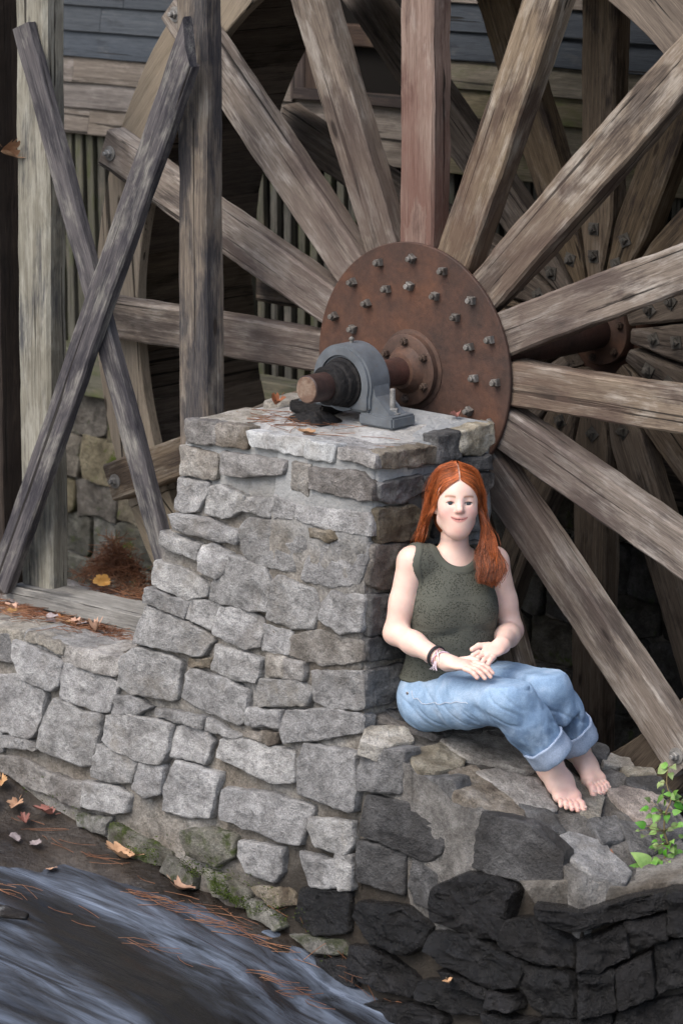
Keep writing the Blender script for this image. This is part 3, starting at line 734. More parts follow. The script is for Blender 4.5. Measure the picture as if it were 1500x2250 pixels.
# ================================================================== water wheel
HUB = Vector((0, 0, 2.0))
M_SPOKE = wood_mat('spoke_timber', (.275, .228, .182), (.178, .143, .110), (.085, .065, .050), stain=(.052, .041, .036), stain_at=.55, bleach=(.42, .39, .345), bleach_at=.565, val=.2, hub=(.085, .058, .047))
M_SPOKE_R = wood_mat('red_stained_spoke', (.33, .245, .20), (.225, .155, .122), (.105, .068, .054), stain=(.06, .04, .035), stain_at=.62, bleach=(.42, .36, .31), bleach_at=.6, val=.15, hub=(.15, .068, .05))
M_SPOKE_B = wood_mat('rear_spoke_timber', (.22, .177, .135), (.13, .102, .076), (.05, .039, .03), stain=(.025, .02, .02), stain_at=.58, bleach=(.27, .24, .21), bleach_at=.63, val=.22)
M_SHROUD = wood_mat('shroud_board', (.35, .305, .25), (.27, .232, .187), (.165, .14, .112), stain=(.13, .108, .088), stain_at=.66, bleach=(.30, .255, .2), bleach_at=.66, val=.1)
M_SOLE = wood_mat('sole_plank', (.25, .205, .16), (.155, .125, .098), (.075, .06, .047), stain=(.045, .037, .03), stain_at=.58, bleach=(.2, .17, .13), bleach_at=.66, val=.3)

def rust_mat(name, a, b, c, rough=.8, metal=.0, scale=1.0, edge=None):
    s = NT(name)
    v = s.coords((1, 1, 1), rnd=5.0)
    n1 = s.noise(v, 5 * scale, 6, .65, .4)
    n2 = s.noise(v, 60 * scale, 5, .7)
    n3 = s.noise(v, 260 * scale, 3, .7)
    col = s.ramp(n1, [(.34, c), (.5, a), (.66, b)])
    col = s.mix(1.0, col, s.ramp(n2, [(.3, .72), (.7, 1.2)]), 'MULTIPLY')
    col = s.mix(s.ramp(n3, [(.68, 0.0), (.74, .55)]), col, (.36, .24, .16))
    h = s.math('ADD', n2, s.math('MULTIPLY', n3, .5))
    return s.done(col, s.ramp(n2, [(.3, rough - .12), (.7, min(1, rough + .12))]), s.bump(h, .3, .006), .35, metal)
M_RUST = rust_mat('rusted_steel_plate', (.074, .040, .029), (.105, .050, .031), (.048, .030, .024), .72)
M_RUST_D = rust_mat('dark_rusted_steel', (.085, .05, .036), (.12, .062, .04), (.05, .032, .026), .62)
M_SHAFT = rust_mat('oiled_shaft_steel', (.055, .031, .026), (.085, .04, .031), (.026, .018, .017), .4)
M_BOLT = rust_mat('weathered_bolt_steel', (.16, .15, .135), (.30, .29, .27), (.07, .055, .045), .5, .35, 3)
M_BOLT_D = rust_mat('rusty_bolt_steel', (.075, .05, .037), (.11, .085, .068), (.04, .027, .021), .6, .2, 3)
M_GALV = rust_mat('galvanised_washer', (.26, .255, .24), (.36, .355, .34), (.13, .12, .11), .5, .4, 4)

wheel = thing('water_wheel', 'large timber water wheel with rusted round hub plate and sixteen radiating spokes', 'water wheel')

def polar(a, r, y): return Vector((-r * math.cos(a), y, 2.0 + r * math.sin(a)))

def spoke_mesh(r0, r1, w, t, seed, taper_r=.40):
    """along local X from r0 to r1 (origin at hub centre line), tapering to a wedge towards the hub"""
    n = 44
    xs = sorted(set([r0, taper_r] + [r0 + (r1 - r0) * i / n for i in range(n + 1)]))
    prof_n = 12
    verts, faces = [], []
    b = .008
    for x in xs:
        k = w if x >= taper_r else max(.05, w - (taper_r - x) * 2 * math.tan(math.pi / 16) - .0)
        hw, ht = k / 2, t / 2
        base = [(-hw + b, -ht), (0, -ht), (hw - b, -ht), (hw, -ht + b), (hw, 0), (hw, ht - b), (hw - b, ht), (0, ht), (-hw + b, ht), (-hw, ht - b), (-hw, 0), (-hw, -ht + b)]
        for y, z in base:
            q = noise.noise_vector(Vector((x * 1.7 + seed * 7, y * 8 + seed, z * 8)))
            q2 = noise.noise_vector(Vector((x * 8 + seed * 3, y * 22, z * 22 + seed)))
            q3 = noise.noise_vector(Vector((x * 24 + seed, y * 40, z * 40 + seed)))
            verts.append((x, y + q.y * .008 + q2.y * .004 + q3.y * .0022, z + q.z * .004 + q2.z * .003 + q3.z * .002))
    m = prof_n
    for i in range(len(xs) - 1):
        for j in range(m):
            a = i * m + j; c = i * m + (j + 1) % m
            faces.append((a, a + m, c + m, c))
    faces.append(tuple(range(m)))
    faces.append(tuple(range(len(xs) * m - 1, (len(xs) - 1) * m - 1, -1)))
    return verts, faces

def add_spoke(a, y0, r0, r1, w, t, mat, seed):
    v, f = spoke_mesh(r0, r1, w, t, seed)
    o = mesh_obj('spoke', v, f, mat, wheel)
    x = Vector((-math.cos(a), 0, math.sin(a))); z = Vector((0, -1, 0)); y = z.cross(x)
    m = Matrix((x, y, z)).transposed().to_4x4()
    m.translation = Vector((0, y0 + t / 2, 2.0))
    o.matrix_basis = m
    return sharp_smooth(o, 30)

for k in range(16):
    a = 2 * math.pi * k / 16
    red = (k == 4)
    add_spoke(a, .016, .30, 1.52 if k == 0 else 1.588 + RND.uniform(-.01, .01), .142, .088, M_SPOKE_R if red else M_SPOKE, k * 1.37 + 2)
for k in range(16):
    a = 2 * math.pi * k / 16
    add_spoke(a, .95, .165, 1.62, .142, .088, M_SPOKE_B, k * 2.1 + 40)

# nut and bolt meshes shared between all bolts
def bolt_vf(r_sq, h_sq, r_st, h_st, sq=4, washer=0.0):
    """square nut with threaded stub, pointing to -Y, seated at y = 0"""
    A = Acc()
    z0 = 0.0
    if washer:
        A.add(([(x * washer, yy, z * washer) for yy in (0, -.004) for x, z in ((-1, -1), (1, -1), (1, 1), (-1, 1))], [(0, 1, 2, 3), (7, 6, 5, 4), (0, 4, 5, 1), (1, 5, 6, 2), (2, 6, 7, 3), (3, 7, 4, 0)]))
        z0 = -.004
    pr = [(r_sq, z0), (r_sq, z0 - h_sq * .82), (r_sq * .86, z0 - h_sq)]
    v, f = lathe(pr, sq)
    rot = Matrix.Rotation(RND.uniform(0, .7), 3, 'Y')
    A.add(([rot @ Vector(p) for p in v], f))
    A.add(lathe([(r_st, z0 - h_sq + .002), (r_st, z0 - h_sq - h_st * .85), (r_st * .8, z0 - h_sq - h_st)], 10))
    return A
def bolt_data(name, *a, **k):
    A = bolt_vf(*a, **k)
    me = bpy.data.meshes.new(name)
    me.from_pydata(A.v, [], A.f)
    bm = bmesh.new(); bm.from_mesh(me); bmesh.ops.recalc_face_normals(bm, faces=bm.faces); bm.to_mesh(me); bm.free()
    return me
nut_meshes = [bolt_data('nut', .0165, .02, .0088, .012) for _ in range(4)]
for me in nut_meshes: me.materials.append(M_BOLT)
sq_meshes = [bolt_data('square_nut', .0165, .014, .008, .006, washer=.021) for _ in range(3)]
M_DULL = rust_mat('dull_square_nut', (.12, .113, .10), (.17, .16, .145), (.06, .052, .045), .65, .2, 4)
for me in sq_meshes: me.materials.append(M_DULL)
def put_bolt(me, loc, parent, name='bolt', roty=0.0):
    o = bpy.data.objects.new(name, me)
    link(o, parent)
    o.location = loc
    o.rotation_euler = (0, roty, 0)
    return o

prof = [(.002, 0.0), (.36, 0.0), (.4105, 0.0), (.4135, .003), (.4135, .011), (.4105, .014), (.002, .014)]
plate = mesh_obj('hub_plate', *lathe(prof, 96), M_RUST, wheel)
plate.location = HUB
plate['label'] = 'round rusted steel hub plate studded with bolts'
sharp_smooth(plate, 40)
for k in range(16):
    a = 2 * math.pi * k / 16
    for r in (.362, .272):
        aa = a + RND.uniform(-.012, .012)
        o = put_bolt(RND.choice(nut_meshes), Vector((-r * math.cos(aa), -.0005, r * math.sin(aa))), plate, roty=RND.uniform(0, 6))
# flange and boss in front of the plate
fl = mesh_obj('hub_flange', *lathe([(.05, -.03), (.112, -.03), (.117, -.027), (.117, -.006), (.13, -.003), (.13, -.0005), (.05, -.0005)], 56), M_RUST_D, wheel)
fl.location = HUB; sharp_smooth(fl, 35)
bs = mesh_obj('hub_boss', *lathe([(.047, -.062), (.058, -.06), (.064, -.05), (.075, -.034), (.078, -.0302)], 40), M_RUST_D, wheel)
bs.location = HUB; sharp_smooth(bs, 35)
nd = bolt_data('flange_nut', .0135, .014, .0075, .008, sq=6); nd.materials.append(M_BOLT_D)
for k in range(6):
    a = .55 + k * math.pi / 3
    put_bolt(nd, Vector((.094 * math.cos(a), -.0305, .094 * math.sin(a))), fl, roty=k)
sh = mesh_obj('axle_shaft', *lathe([(.001, -.5), (.0425, -.5), (.0455, -.497), (.0455, -.36), (.0455, -.2), (.046, -.03), (.046, .5), (.062, .52), (.062, 1.12), (.001, 1.12)], 40), M_SHAFT, wheel)
sh.location = HUB; sharp_smooth(sh, 40)
M_END = rust_mat('shaft_end_face', (.16, .10, .07), (.27, .21, .16), (.07, .045, .035), .7, scale=3)
ef = mesh_obj('shaft_end', *lathe([(.001, -.5022), (.0405, -.5022), (.042, -.5005), (.001, -.5005)], 32), M_END, sh)
# rear hub
rp = mesh_obj('rear_hub_plate', *lathe([(.05, 1.042), (.4135, 1.042), (.4135, 1.056), (.05, 1.056)], 64), M_RUST, wheel)
rp.location = HUB; sharp_smooth(rp, 40)
rf = mesh_obj('rear_flange', *lathe([(.063, .972), (.078, .985), (.118, .987), (.12, .99), (.12, 1.02), (.12, 1.041), (.063, 1.041)], 48), M_RUST_D, wheel)
rf.location = HUB; sharp_smooth(rf, 40)
for k in range(6):
    a = .3 + k * math.pi / 3
    put_bolt(nd, Vector((.098 * math.cos(a), .986, .098 * math.sin(a))), rf, roty=k)
for k in range(16):
    a = 2 * math.pi * k / 16
    for r in (.36, .265):
        aa = a + RND.uniform(-.02, .02)
        put_bolt(RND.choice(sq_meshes), polar(aa, r, .949), wheel, 'washer_bolt', RND.uniform(0, 6))
# wedge fillers between the rear spokes near the hub
# front shroud: eight curved boards; sole: planks across the width
def arc_board(a0, a1, r0, r1, y0, y1, n, mat, name, seed):
    mid = (a0 + a1) / 2
    c = polar(mid, (r0 + r1) / 2, (y0 + y1) / 2)
    xd = Vector((math.sin(mid), 0, math.cos(mid)))        # along the arc
    zd = Vector((0, -1, 0)); yd = zd.cross(xd)
    m = Matrix((xd, yd, zd)).transposed().to_4x4(); m.translation = c
    inv = m.inverted()
    verts, faces = [], []
    for i in range(n + 1):
        a = a0 + (a1 - a0) * i / n
        for r, y in ((r0, y0 + .004), (r0 + .004, y0), (r1 - .004, y0), (r1, y0 + .004), (r1, y1), (r0, y1)):
            j = .003 * noise.noise(Vector((a * 9, r * 7 + seed, y * 20)))
            verts.append(inv @ polar(a, r + j, y))
    for i in range(n):
        for j in range(6):
            p = i * 6 + j; q = i * 6 + (j + 1) % 6
            faces.append((p, p + 6, q + 6, q))
    faces.append(tuple(range(6))); faces.append(tuple(range(n * 6 + 5, n * 6 - 1, -1)))
    o = mesh_obj(name, verts, faces, mat, wheel)
    o.matrix_basis = m
    return sharp_smooth(o, 30)
for k in range(8):
    a0 = 2 * math.pi * k / 8 + .33
    arc_board(a0 + .0015, a0 + 2 * math.pi / 8 - .0015, 1.395, 1.612, .108, .152, 18, M_SHROUD if k in (0, 6, 7, 5) else M_SOLE, 'shroud_board', k * 3.3)
for k in range(56):
    a0 = 2 * math.pi * k / 56
    a1 = a0 + 2 * math.pi / 56 - .0004
    mid = (a0 + a1) / 2
    hw = 1.6 * (a1 - a0) / 2
    p = polar(mid, 1.6 + RND.uniform(0, .008), 0)
    timber('sole_plank', p + Vector((0, .154, 0)), p + Vector((0, .9, 0)), hw * 2, .028, Vector((math.cos(mid), 0, -math.sin(mid))), M_SOLE, wheel, bev=.003, rough=.003)
# bolts with round washers where the spokes cross the shroud
wd = Acc().add(lathe([(.026, 0), (.026, -.004), (.012, -.004)], 20)).add(lathe([(.0145, -.004), (.0145, -.016), (.012, -.018)], 6)).add(lathe([(.008, -.017), (.008, -.03), (.006, -.032)], 10))
wme = bpy.data.meshes.new('washer_nut'); wme.from_pydata(wd.v, [], wd.f); wme.materials.append(M_GALV)
for k in range(16):
    a = 2 * math.pi * k / 16
    if k: put_bolt(wme, polar(a, 1.54, .014), wheel, 'end_bolt', k)

# ================================================================== mill building
mill = thing('mill_building', 'weathered timber mill with lap siding, vertical slats and mossy stone foundation', 'building')
YW = 1.5
M_SLATE = wood_mat('slate_painted_siding', (.085, .095, .105), (.058, .067, .077), (.032, .038, .045), stain=(.02, .023, .027), stain_at=.64, bleach=(.13, .13, .125), bleach_at=.68, val=.14)
M_SIDING = wood_mat('bare_siding', (.205, .183, .163), (.137, .12, .105), (.075, .065, .056), stain=(.055, .046, .04), stain_at=.62, bleach=(.31, .28, .255), bleach_at=.6, val=.12)
M_SIDING_G = wood_mat('mossy_siding', (.175, .155, .115), (.12, .105, .076), (.062, .054, .038), stain=(.06, .055, .035), stain_at=.6, bleach=(.24, .21, .16), bleach_at=.62, moss=(.075, .085, .035), val=.1)
M_SLAT = wood_mat('greenish_slat', (.11, .108, .088), (.072, .07, .057), (.038, .037, .03), stain=(.03, .03, .022), stain_at=.6, bleach=(.17, .145, .11), bleach_at=.62, moss=(.05, .06, .025), val=.25)
M_JAMB = wood_mat('brown_jamb', (.075, .055, .044), (.05, .036, .03), (.025, .019, .016), stain=(.03, .022, .02), bleach=(.11, .085, .065), val=.2)
s = NT('painted_gloom'); M_DARK = s.done((.012, .011, .010), .95, None, .05)  # near-black colour standing in for shade inside the mill

def clap(x0, x1, k, mat):
    z0 = 2.42 + .107 * k
    o = timber('clapboard', (x0, YW, z0 + .058), (x1, YW, z0 + .058), .135, .02, (0, -1, 0.16), mat, mill, bev=.003, rough=.0022)
    return o
WX0, WX1 = -1.76, -1.31      # window opening
def row(k, a, b, mats):
    x = a
    while x < b - .01:
        e = min(b, x + RND.uniform(1.2, 2.2))
        if b - e < .4: e = b
        m = mats[0] if x < -2.3 else mats[1]
        clap(x + .001, e - .001, k, m)
        x = e
rows = {0: (M_SIDING, M_SIDING_G), 1: (M_SIDING, M_SIDING_G), 2: (M_SIDING, M_SIDING_G), 3: (M_SLATE, M_SIDING_G), 4: (M_SLATE, M_SLATE), 5: (M_SLATE, M_SLATE), 6: (M_SIDING, M_SIDING)}
for k in range(0, 22):
    m = rows.get(k, (M_SIDING, M_SIDING))
    if k in (2, 3, 4, 5, 6, 7, 8, 9, 10):
        row(k, -4.6, WX0 - .17, m); row(k, WX1, 3.4, m)
    else:
        row(k, -4.6, 3.4, m)
# window: opening filled by a near-black box that paints its gloom, jambs, rails
mesh_obj('painted_gloom_box', *box_vf((-1.6, YW + .45, 3.2), (1.2, .8, 1.4)), M_DARK, mill)
for x, w in ((-1.9, .075), (-1.815, .085)):
    timber('window_jamb', (x, YW - .012, 2.64), (x, YW - .012, 3.7), w, .03, (0, -1, 0), M_JAMB, mill)
timber('window_rail', (-1.77, YW - .005, 2.905), (-1.31, YW - .005, 2.905), .085, .03, (0, -1, 0), M_JAMB, mill)
timber('window_sill', (-1.9, YW - .02, 2.665), (-1.3, YW - .02, 2.665), .045, .05, (0, -1, 0), M_JAMB, mill)
# slatted vent below the siding
mesh_obj('painted_gloom_behind_slats', *box_vf((-.6, YW + .2, 1.95), (8, .1, 1.05)), M_DARK, mill)  # near-black sheet paints the shade seen between the slats
x = -3.9
while x < .6:
    w = RND.uniform(.036, .044)
    zt = 2.46
    timber('slat', (x, YW + .03, 1.49), (x + RND.uniform(-.008, .008), YW + .03, zt), w, .03, (0, -1, 0), M_SLAT, mill, bev=.003)
    x += RND.uniform(.066, .076)
timber('sill_beam', (-4.6, YW - .03, 1.405), (-1.2, YW - .03, 1.405), .2, .12, (0, -1, 0), M_SLAT, mill)
timber('sill_beam', (-1.198, YW - .03, 1.405), (3.4, YW - .03, 1.405), .2, .12, (0, -1, 0), M_SOLE, mill)
# rubble foundation
FP = (Vector((0, YW, 0)), Vector((1, 0, 0)), Vector((0, 0, 1)), Vector((0, -1, 0)))
M_FOUND = {'a': stone_mat('mossy_buff_foundation', (.115, .103, .08), (.165, .15, .12), (.058, .052, .04), moss=.12), 'b': stone_mat('grey_mossy_foundation', (.085, .085, .075), (.14, .14, .125), (.04, .04, .035), moss=.22), 'c': stone_mat('dark_foundation', (.07, .065, .055), (.11, .105, .095), (.035, .032, .028), moss=.2)}
STONE_M.update({'F' + k: v for k, v in M_FOUND.items()})
z = -.2
while z < 1.3:
    h = RND.uniform(.11, .2)
    if z + h > 1.22: h = 1.302 - z
    x = -4.0
    while x < 1.0:
        w = RND.uniform(.16, .34)
        j = lambda: RND.uniform(-.014, .014)
        g = .009
        kind = 'Fa' if (x < -2.2 and z > .75) else ('Fb' if x < -2.2 else 'Fc')
        poly = [(x + g + j(), z + g + j()), (x + w / 2, z + g + j()), (x + w - g + j(), z + g + j()), (x + w - g + j(), z + h - g + j()), (x + w * .45, z + h - g + j()), (x + g + j(), z + h - g + j())]
        add_stone(poly, FP, kind, mill, RND.uniform(.015, .045), 'foundation_stone', 1.4, n=20)
        x += w
    z += h
fm = mesh_obj('foundation_mortar', *box_vf((-.5, YW + .15, .45), (8, .3, 1.70)), M_MORTAR, mill)
# upper wall mass and an unseen eave added to keep the sky off the wheel's back
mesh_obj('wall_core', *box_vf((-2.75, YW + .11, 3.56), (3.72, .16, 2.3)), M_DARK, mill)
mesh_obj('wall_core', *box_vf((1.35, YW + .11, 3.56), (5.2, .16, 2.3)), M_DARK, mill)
timber('added_eave_board', (-4.6, 1.05, 4.75), (3.4, 1.05, 4.75), 1.1, .05, (0, .1, 1), M_SIDING, mill)

# ================================================================== timber trestle beside the wheel
M_POST = wood_mat('weathered_post', (.30, .29, .245), (.205, .195, .16), (.10, .092, .075), stain=(.05, .052, .058), stain_at=.58, bleach=(.37, .365, .32), bleach_at=.56, val=.1)
M_POST_D = wood_mat('blackened_post', (.24, .205, .165), (.15, .125, .10), (.06, .05, .042), stain=(.03, .031, .038), stain_at=.47, bleach=(.33, .31, .27), bleach_at=.6, val=.08)
M_BRACE = wood_mat('blackened_brace', (.16, .15, .148), (.088, .082, .085), (.04, .038, .042), stain=(.027, .026, .032), stain_at=.545, bleach=(.34, .33, .29), bleach_at=.57, val=.12)
M_SILL = wood_mat('grey_sill', (.27, .265, .245), (.19, .185, .17), (.095, .092, .085), stain=(.07, .07, .07), stain_at=.6, bleach=(.34, .335, .31), bleach_at=.56, val=.08)
M_TAR = wood_mat('tarred_post', (.055, .042, .034), (.033, .026, .022), (.016, .013, .012), stain=(.012, .010, .010), stain_at=.6, bleach=(.09, .07, .055), bleach_at=.66, val=.1)
trestle = thing('timber_trestle', 'weathered grey timber frame with crossed black braces left of the pier', 'timber frame')
Zu = (0, -1, 0)
timber('post', (-1.51, -.255, 1.065), (-1.458, -.255, 4.2), .162, .09, Zu, M_POST, trestle, bev=.012, rough=.004)
timber('post', (-.718, -.255, .95), (-.694, -.255, 4.2), .132, .09, Zu, M_POST_D, trestle, bev=.01, rough=.004)
timber('brace', (-1.478, -.325, 3.05), (-.79, -.325, 1.2), .085, .045, Zu, M_BRACE, trestle, rough=.003)
timber('brace', (-.63, -.372, 3.03), (-1.612, -.372, 1.066), .105, .045, Zu, M_BRACE, trestle, rough=.003, cut0=1.5)
timber('sill', (-1.597, -.29, 1.034), (-.80, -.29, 1.05), .15, .06, (0, 0, 1), M_SILL, trestle, rough=.003, bev=.004)
dp = timber('dark_post', (-1.78, -.20, .9), (-1.755, -.20, 4.2), .16, .16, Zu, M_TAR, None, rough=.004)
tag(dp, 'dark tarred square post at the left edge behind the crossed braces', 'post')

# ================================================================== pillow block bearing on the pier
def paint_mat(name, col, chips=.6):
    s = NT(name)
    v = s.coords((1, 1, 1))
    n = s.noise(v, 18, 6, .65); n2 = s.noise(v, 90, 4, .7)
    c = s.ramp(n, [(.35, [x * .75 for x in col]), (.55, col), (.7, [x * 1.2 for x in col])])
    c = s.mix(s.ramp(n2, [(.58, 0.0), (.7, .6)]), c, (.13, .11, .085))
    return s.done(c, s.ramp(n, [(.3, .38), (.7, .6)]), s.bump(n2, .12, .004), .45)
M_PAINT = paint_mat('blue_grey_paint', (.115, .13, .145))
s = NT('black_grease'); _n = s.noise(s.coords(), 60, 5, .7)
M_GREASE = s.done(s.ramp(_n, [(.35, (.005, .005, .0055)), (.65, (.022, .020, .019))]), s.ramp(_n, [(.3, .35), (.7, .7)]), s.bump(_n, .9, .012), .25)
bear = thing('pillow_block_bearing', 'blue grey cast pillow block bearing bolted on top of the pier', 'bearing', loc=(0, -.29, 1.875))
def housing():
    n = 64
    rin = .082
    out, inn = [], []
    for k in range(n):
        a = 2 * math.pi * k / n
        c, s_ = math.cos(a), math.sin(a)
        inn.append((rin * c, rin * s_))
        ro = .124
        if s_ > -.25:
            p = (ro * c, ro * s_)
        else:
            # flanks run down to the foot plate
            hw = .118
            y = -.085
            t = y / s_
            p = (max(-hw, min(hw, c * t)), y) if abs(c * t) < hw else (math.copysign(hw, c), s_ * hw / abs(c))
        out.append(p)
    verts, faces = [], []
    for y in (-.052, .052):
        for (x, z) in out: verts.append((x, y, z))
        for (x, z) in inn: verts.append((x, y, z))
    for k in range(n):
        j = (k + 1) % n
        faces.append((k, j, n + j, n + k))
        faces.append((2 * n + k, 3 * n + k, 3 * n + j, 2 * n + j))
        faces.append((k, 2 * n + k, 2 * n + j, j))
        faces.append((n + k, n + j, 3 * n + j, 3 * n + k))
    return verts, faces
h = mesh_obj('housing', *housing(), M_PAINT, bear)
h.location = (0, 0, .125)
bm = bmesh.new(); bm.from_mesh(h.data)
bmesh.ops.recalc_face_normals(bm, faces=bm.faces)
bmesh.ops.bevel(bm, geom=[e for e in bm.edges if e.calc_face_angle(0) > .9], offset=.008, segments=2, affect='EDGES')
bm.to_mesh(h.data); bm.free(); sharp_smooth(h, 35)
def foot(sx):
    bm = bmesh.new()
    v, f = box_vf((sx * .152, 0, .022), (.145, .112, .038))
    vv = [bm.verts.new(p) for p in v]
    for q in f: bm.faces.new([vv[i] for i in q])
    bmesh.ops.recalc_face_normals(bm, faces=bm.faces)
    bmesh.ops.bevel(bm, geom=bm.edges[:], offset=.006, segments=2, affect='EDGES')
    return sharp_smooth(bm_obj('foot', bm, M_PAINT if sx > 0 else M_GREASE, bear), 35)
for sx in (-1, 1):
    ft = foot(sx)
    b = Acc().add(lathe([(.026, .0415), (.026, .045), (.011, .045)], 24, 'Z')).add(lathe([(.0185, .0445), (.0185, .058), (.016, .060)], 6, 'Z')).add(lathe([(.009, .059), (.009, .118), (.007, .122)], 12, 'Z'))
    o = b.obj('anchor_bolt', M_GALV, ft); o.location = (sx * .175, 0, 0); fix_normals(o)
o = Acc().add(lathe([(.118, -.04), (.12, -.0405), (.12, -.02), (.118, -.02)], 24, 'Y'))
# webs where the arch meets the foot
web = []
for sx in (-1, 1):
    prof = [(.108, .04), (.20, .04), (.135, .095), (.116, .15), (.108, .15)]
    v = [(sx * x, y, z) for y in (-.036, .036) for x, z in prof]
    n = len(prof)
    f = [tuple(range(n)), tuple(range(2 * n - 1, n - 1, -1))] + [(i, (i + 1) % n, n + (i + 1) % n, n + i) for i in range(n)]
    fix_normals(mesh_obj('rib', v, f, M_PAINT, bear))
ring = mesh_obj('inner_race', *lathe([(.047, -.045), (.06, -.06), (.081, -.05), (.0815, .05), (.06, .06), (.047, .045)], 48), M_GREASE, bear)
ring.location = (0, 0, .125); sharp_smooth(ring, 40)
cl = mesh_obj('shaft_collar', *lathe([(.0465, -.125), (.058, -.125), (.063, -.119), (.064, -.085), (.071, -.08), (.073, -.058), (.0465, -.058)], 48), M_GREASE, bear)
cl.location = (0, 0, .125); sharp_smooth(cl, 40)
o = mesh_obj('grease_nipple', *lathe([(.006, .122), (.006, .132), (.009, .133), (.009, .138), (.003, .143)], 10, 'Z'), M_BOLT, bear)
o.location = (0, .0, .125)
# spilled grease lump under the collar
def lump(n=28, rx=.12, ry=.075, h=.035):
    v, f = [], []
    for i in range(7):
        s_ = 1 - i / 7
        for k in range(n):
            a = 2 * math.pi * k / n
            q = 1 + .22 * noise.noise(Vector((math.cos(a) * 1.8, math.sin(a) * 1.8, i * .2)))
            zz = h * (1 - s_ ** 2) * (1 + .5 * noise.noise(Vector((math.cos(a) * s_ * 4, math.sin(a) * s_ * 4, 3))))
            v.append((rx * s_ * q * math.cos(a), ry * s_ * q * math.sin(a), zz))
    v.append((0, 0, h))
    for i in range(6):
        for k in range(n): f.append((i * n + k, i * n + (k + 1) % n, (i + 1) * n + (k + 1) % n, (i + 1) * n + k))
    for k in range(n): f.append((6 * n + k, 6 * n + (k + 1) % n, 7 * n))
    return v, f
g = mesh_obj('grease_spill', *lump(), M_GREASE, bear, True)
g.location = (-.09, -.07, -.012)

# ================================================================== pier cap, ledge, bed, water, ground
def grid_surface(name, x0, x1, y0, y1, nx, ny, fz, mat, parent=None, inside=None):
    verts, faces, idx = [], [], {}
    for i in range(nx + 1):
        for j in range(ny + 1):
            x = x0 + (x1 - x0) * i / nx; y = y0 + (y1 - y0) * j / ny
            if inside and not inside(x, y): continue
            idx[(i, j)] = len(verts)
            verts.append((x, y, fz(x, y)))
    for i in range(nx):
        for j in range(ny):
            q = [(i, j), (i + 1, j), (i + 1, j + 1), (i, j + 1)]
            if all(k in idx for k in q): faces.append([idx[k] for k in q])
    return mesh_obj(name, verts, faces, mat, parent, True)

def cap_mat():
    s = NT('pier_cap_cement')
    v = s.coords((1, 1, 1))
    a = s.noise(v, 6, 5, .65, .4); b = s.noise(v, 70, 5, .7)
    col = s.ramp(a, [(.33, (.22, .20, .175)), (.5, (.33, .325, .31)), (.68, (.42, .425, .42))])
    col = s.mix(1.0, col, s.ramp(b, [(.3, .7), (.7, 1.2)]), 'MULTIPLY')
    # oil soaked patch round the bearing
    tc = s.new('ShaderNodeTexCoord'); mp = s.new('ShaderNodeMapping'); s.l(tc.outputs['Object'], mp.inputs[0])
    mp.inputs['Location'].default_value = (.04, .36, 0); mp.inputs['Scale'].default_value = (4.2, 7.5, 0.0)
    ln = s.new('ShaderNodeVectorMath', operation='LENGTH'); s.l(mp.outputs[0], ln.inputs[0])
    d = s.math('ADD', ln.outputs['Value'], s.math('MULTIPLY', a, .9))
    col = s.mix(s.ramp(d, [(.75, .92), (1.0, 0.55), (1.3, 0.0)]), col, (.05, .04, .033))
    return s.done(col, .88, s.bump(s.math('ADD', a, s.math('MULTIPLY', b, .5)), .6, .02), .25)
M_CAP = cap_mat()
def cap_z(x, y):
    e = min((x + .44) / .16, (.40 - x) / .16, (y + .61) / .16, 1.0)
    z = 1.835 + .028 * max(0, e) + .02 * (y + .6) / .5
    z += .007 * noise.noise(Vector((x * 9, y * 9, 1))) + .004 * noise.noise(Vector((x * 30, y * 30, 1)))
    return z
def in_cap(x, y):
    jx = .012 * noise.noise(Vector((y * 14, 3, 1))); jy = .012 * noise.noise(Vector((x * 14, 7, 1)))
    return -.435 + jx < x < .392 + .035 * (y + .6) / .5 + jx and -.606 + jy < y < -.09 + jy
grid_surface('cement_cap', -.46, .46, -.63, -.06, 92, 57, cap_z, M_CAP, wall, in_cap)
# slabs bedded round the top edge
for (cx_, cy_, w_, d_) in ((-.33, -.17, .2, .15), (-.1, -.15, .2, .12), (.33, -.19, .14, .16), (.33, -.38, .13, .17), (-.33, -.44, .17, .2), (.2, -.5, .26, .14)):
    pl = (Vector((0, 0, cap_z(cx_, cy_) - .012)), Vector((1, 0, 0)), Vector((0, 1, 0)), Vector((0, 0, 1)))
    j = lambda: RND.uniform(-.02, .02)
    add_stone([(cx_ - w_ / 2 + j(), cy_ - d_ / 2 + j()), (cx_ + w_ / 2 + j(), cy_ - d_ / 2 + j()), (cx_ + w_ / 2 + j(), cy_ + d_ / 2 + j()), (cx_ - w_ / 2 + j(), cy_ + d_ / 2 + j())], pl, RND.choice(['t', 'g', 't']), wall, RND.uniform(.012, .016), rough=.25)

s = NT('dirty_ledge_stone')
v = s.coords(); a = s.noise(v, 5, 5, .65, .3); b = s.noise(v, 80, 5, .7)
col = s.ramp(a, [(.35, (.13, .105, .085)), (.52, (.24, .225, .21)), (.68, (.34, .335, .325))])
col = s.mix(1.0, col, s.ramp(b, [(.3, .65), (.7, 1.2)]), 'MULTIPLY')
M_LEDGE = s.done(col, .9, s.bump(s.math('ADD', a, b), .5, .015), .2)
def ledge_z(x, y):
    t = max(0.0, min(1.0, (-.42 - y) / .16)); return 1.0 + .028 * t * t * (3 - 2 * t) + .010 * noise.noise(Vector((x * 5, y * 5, 2))) + .006 * noise.noise(Vector((x * 19, y * 19, 2))) - .04 * max(0, min(1, (-.61 - y) / .06)) ** 2
led = grid_surface('ledge', -3.2, -.5, -.674, .02, 180, 48, ledge_z, M_LEDGE, None)
struct(led)
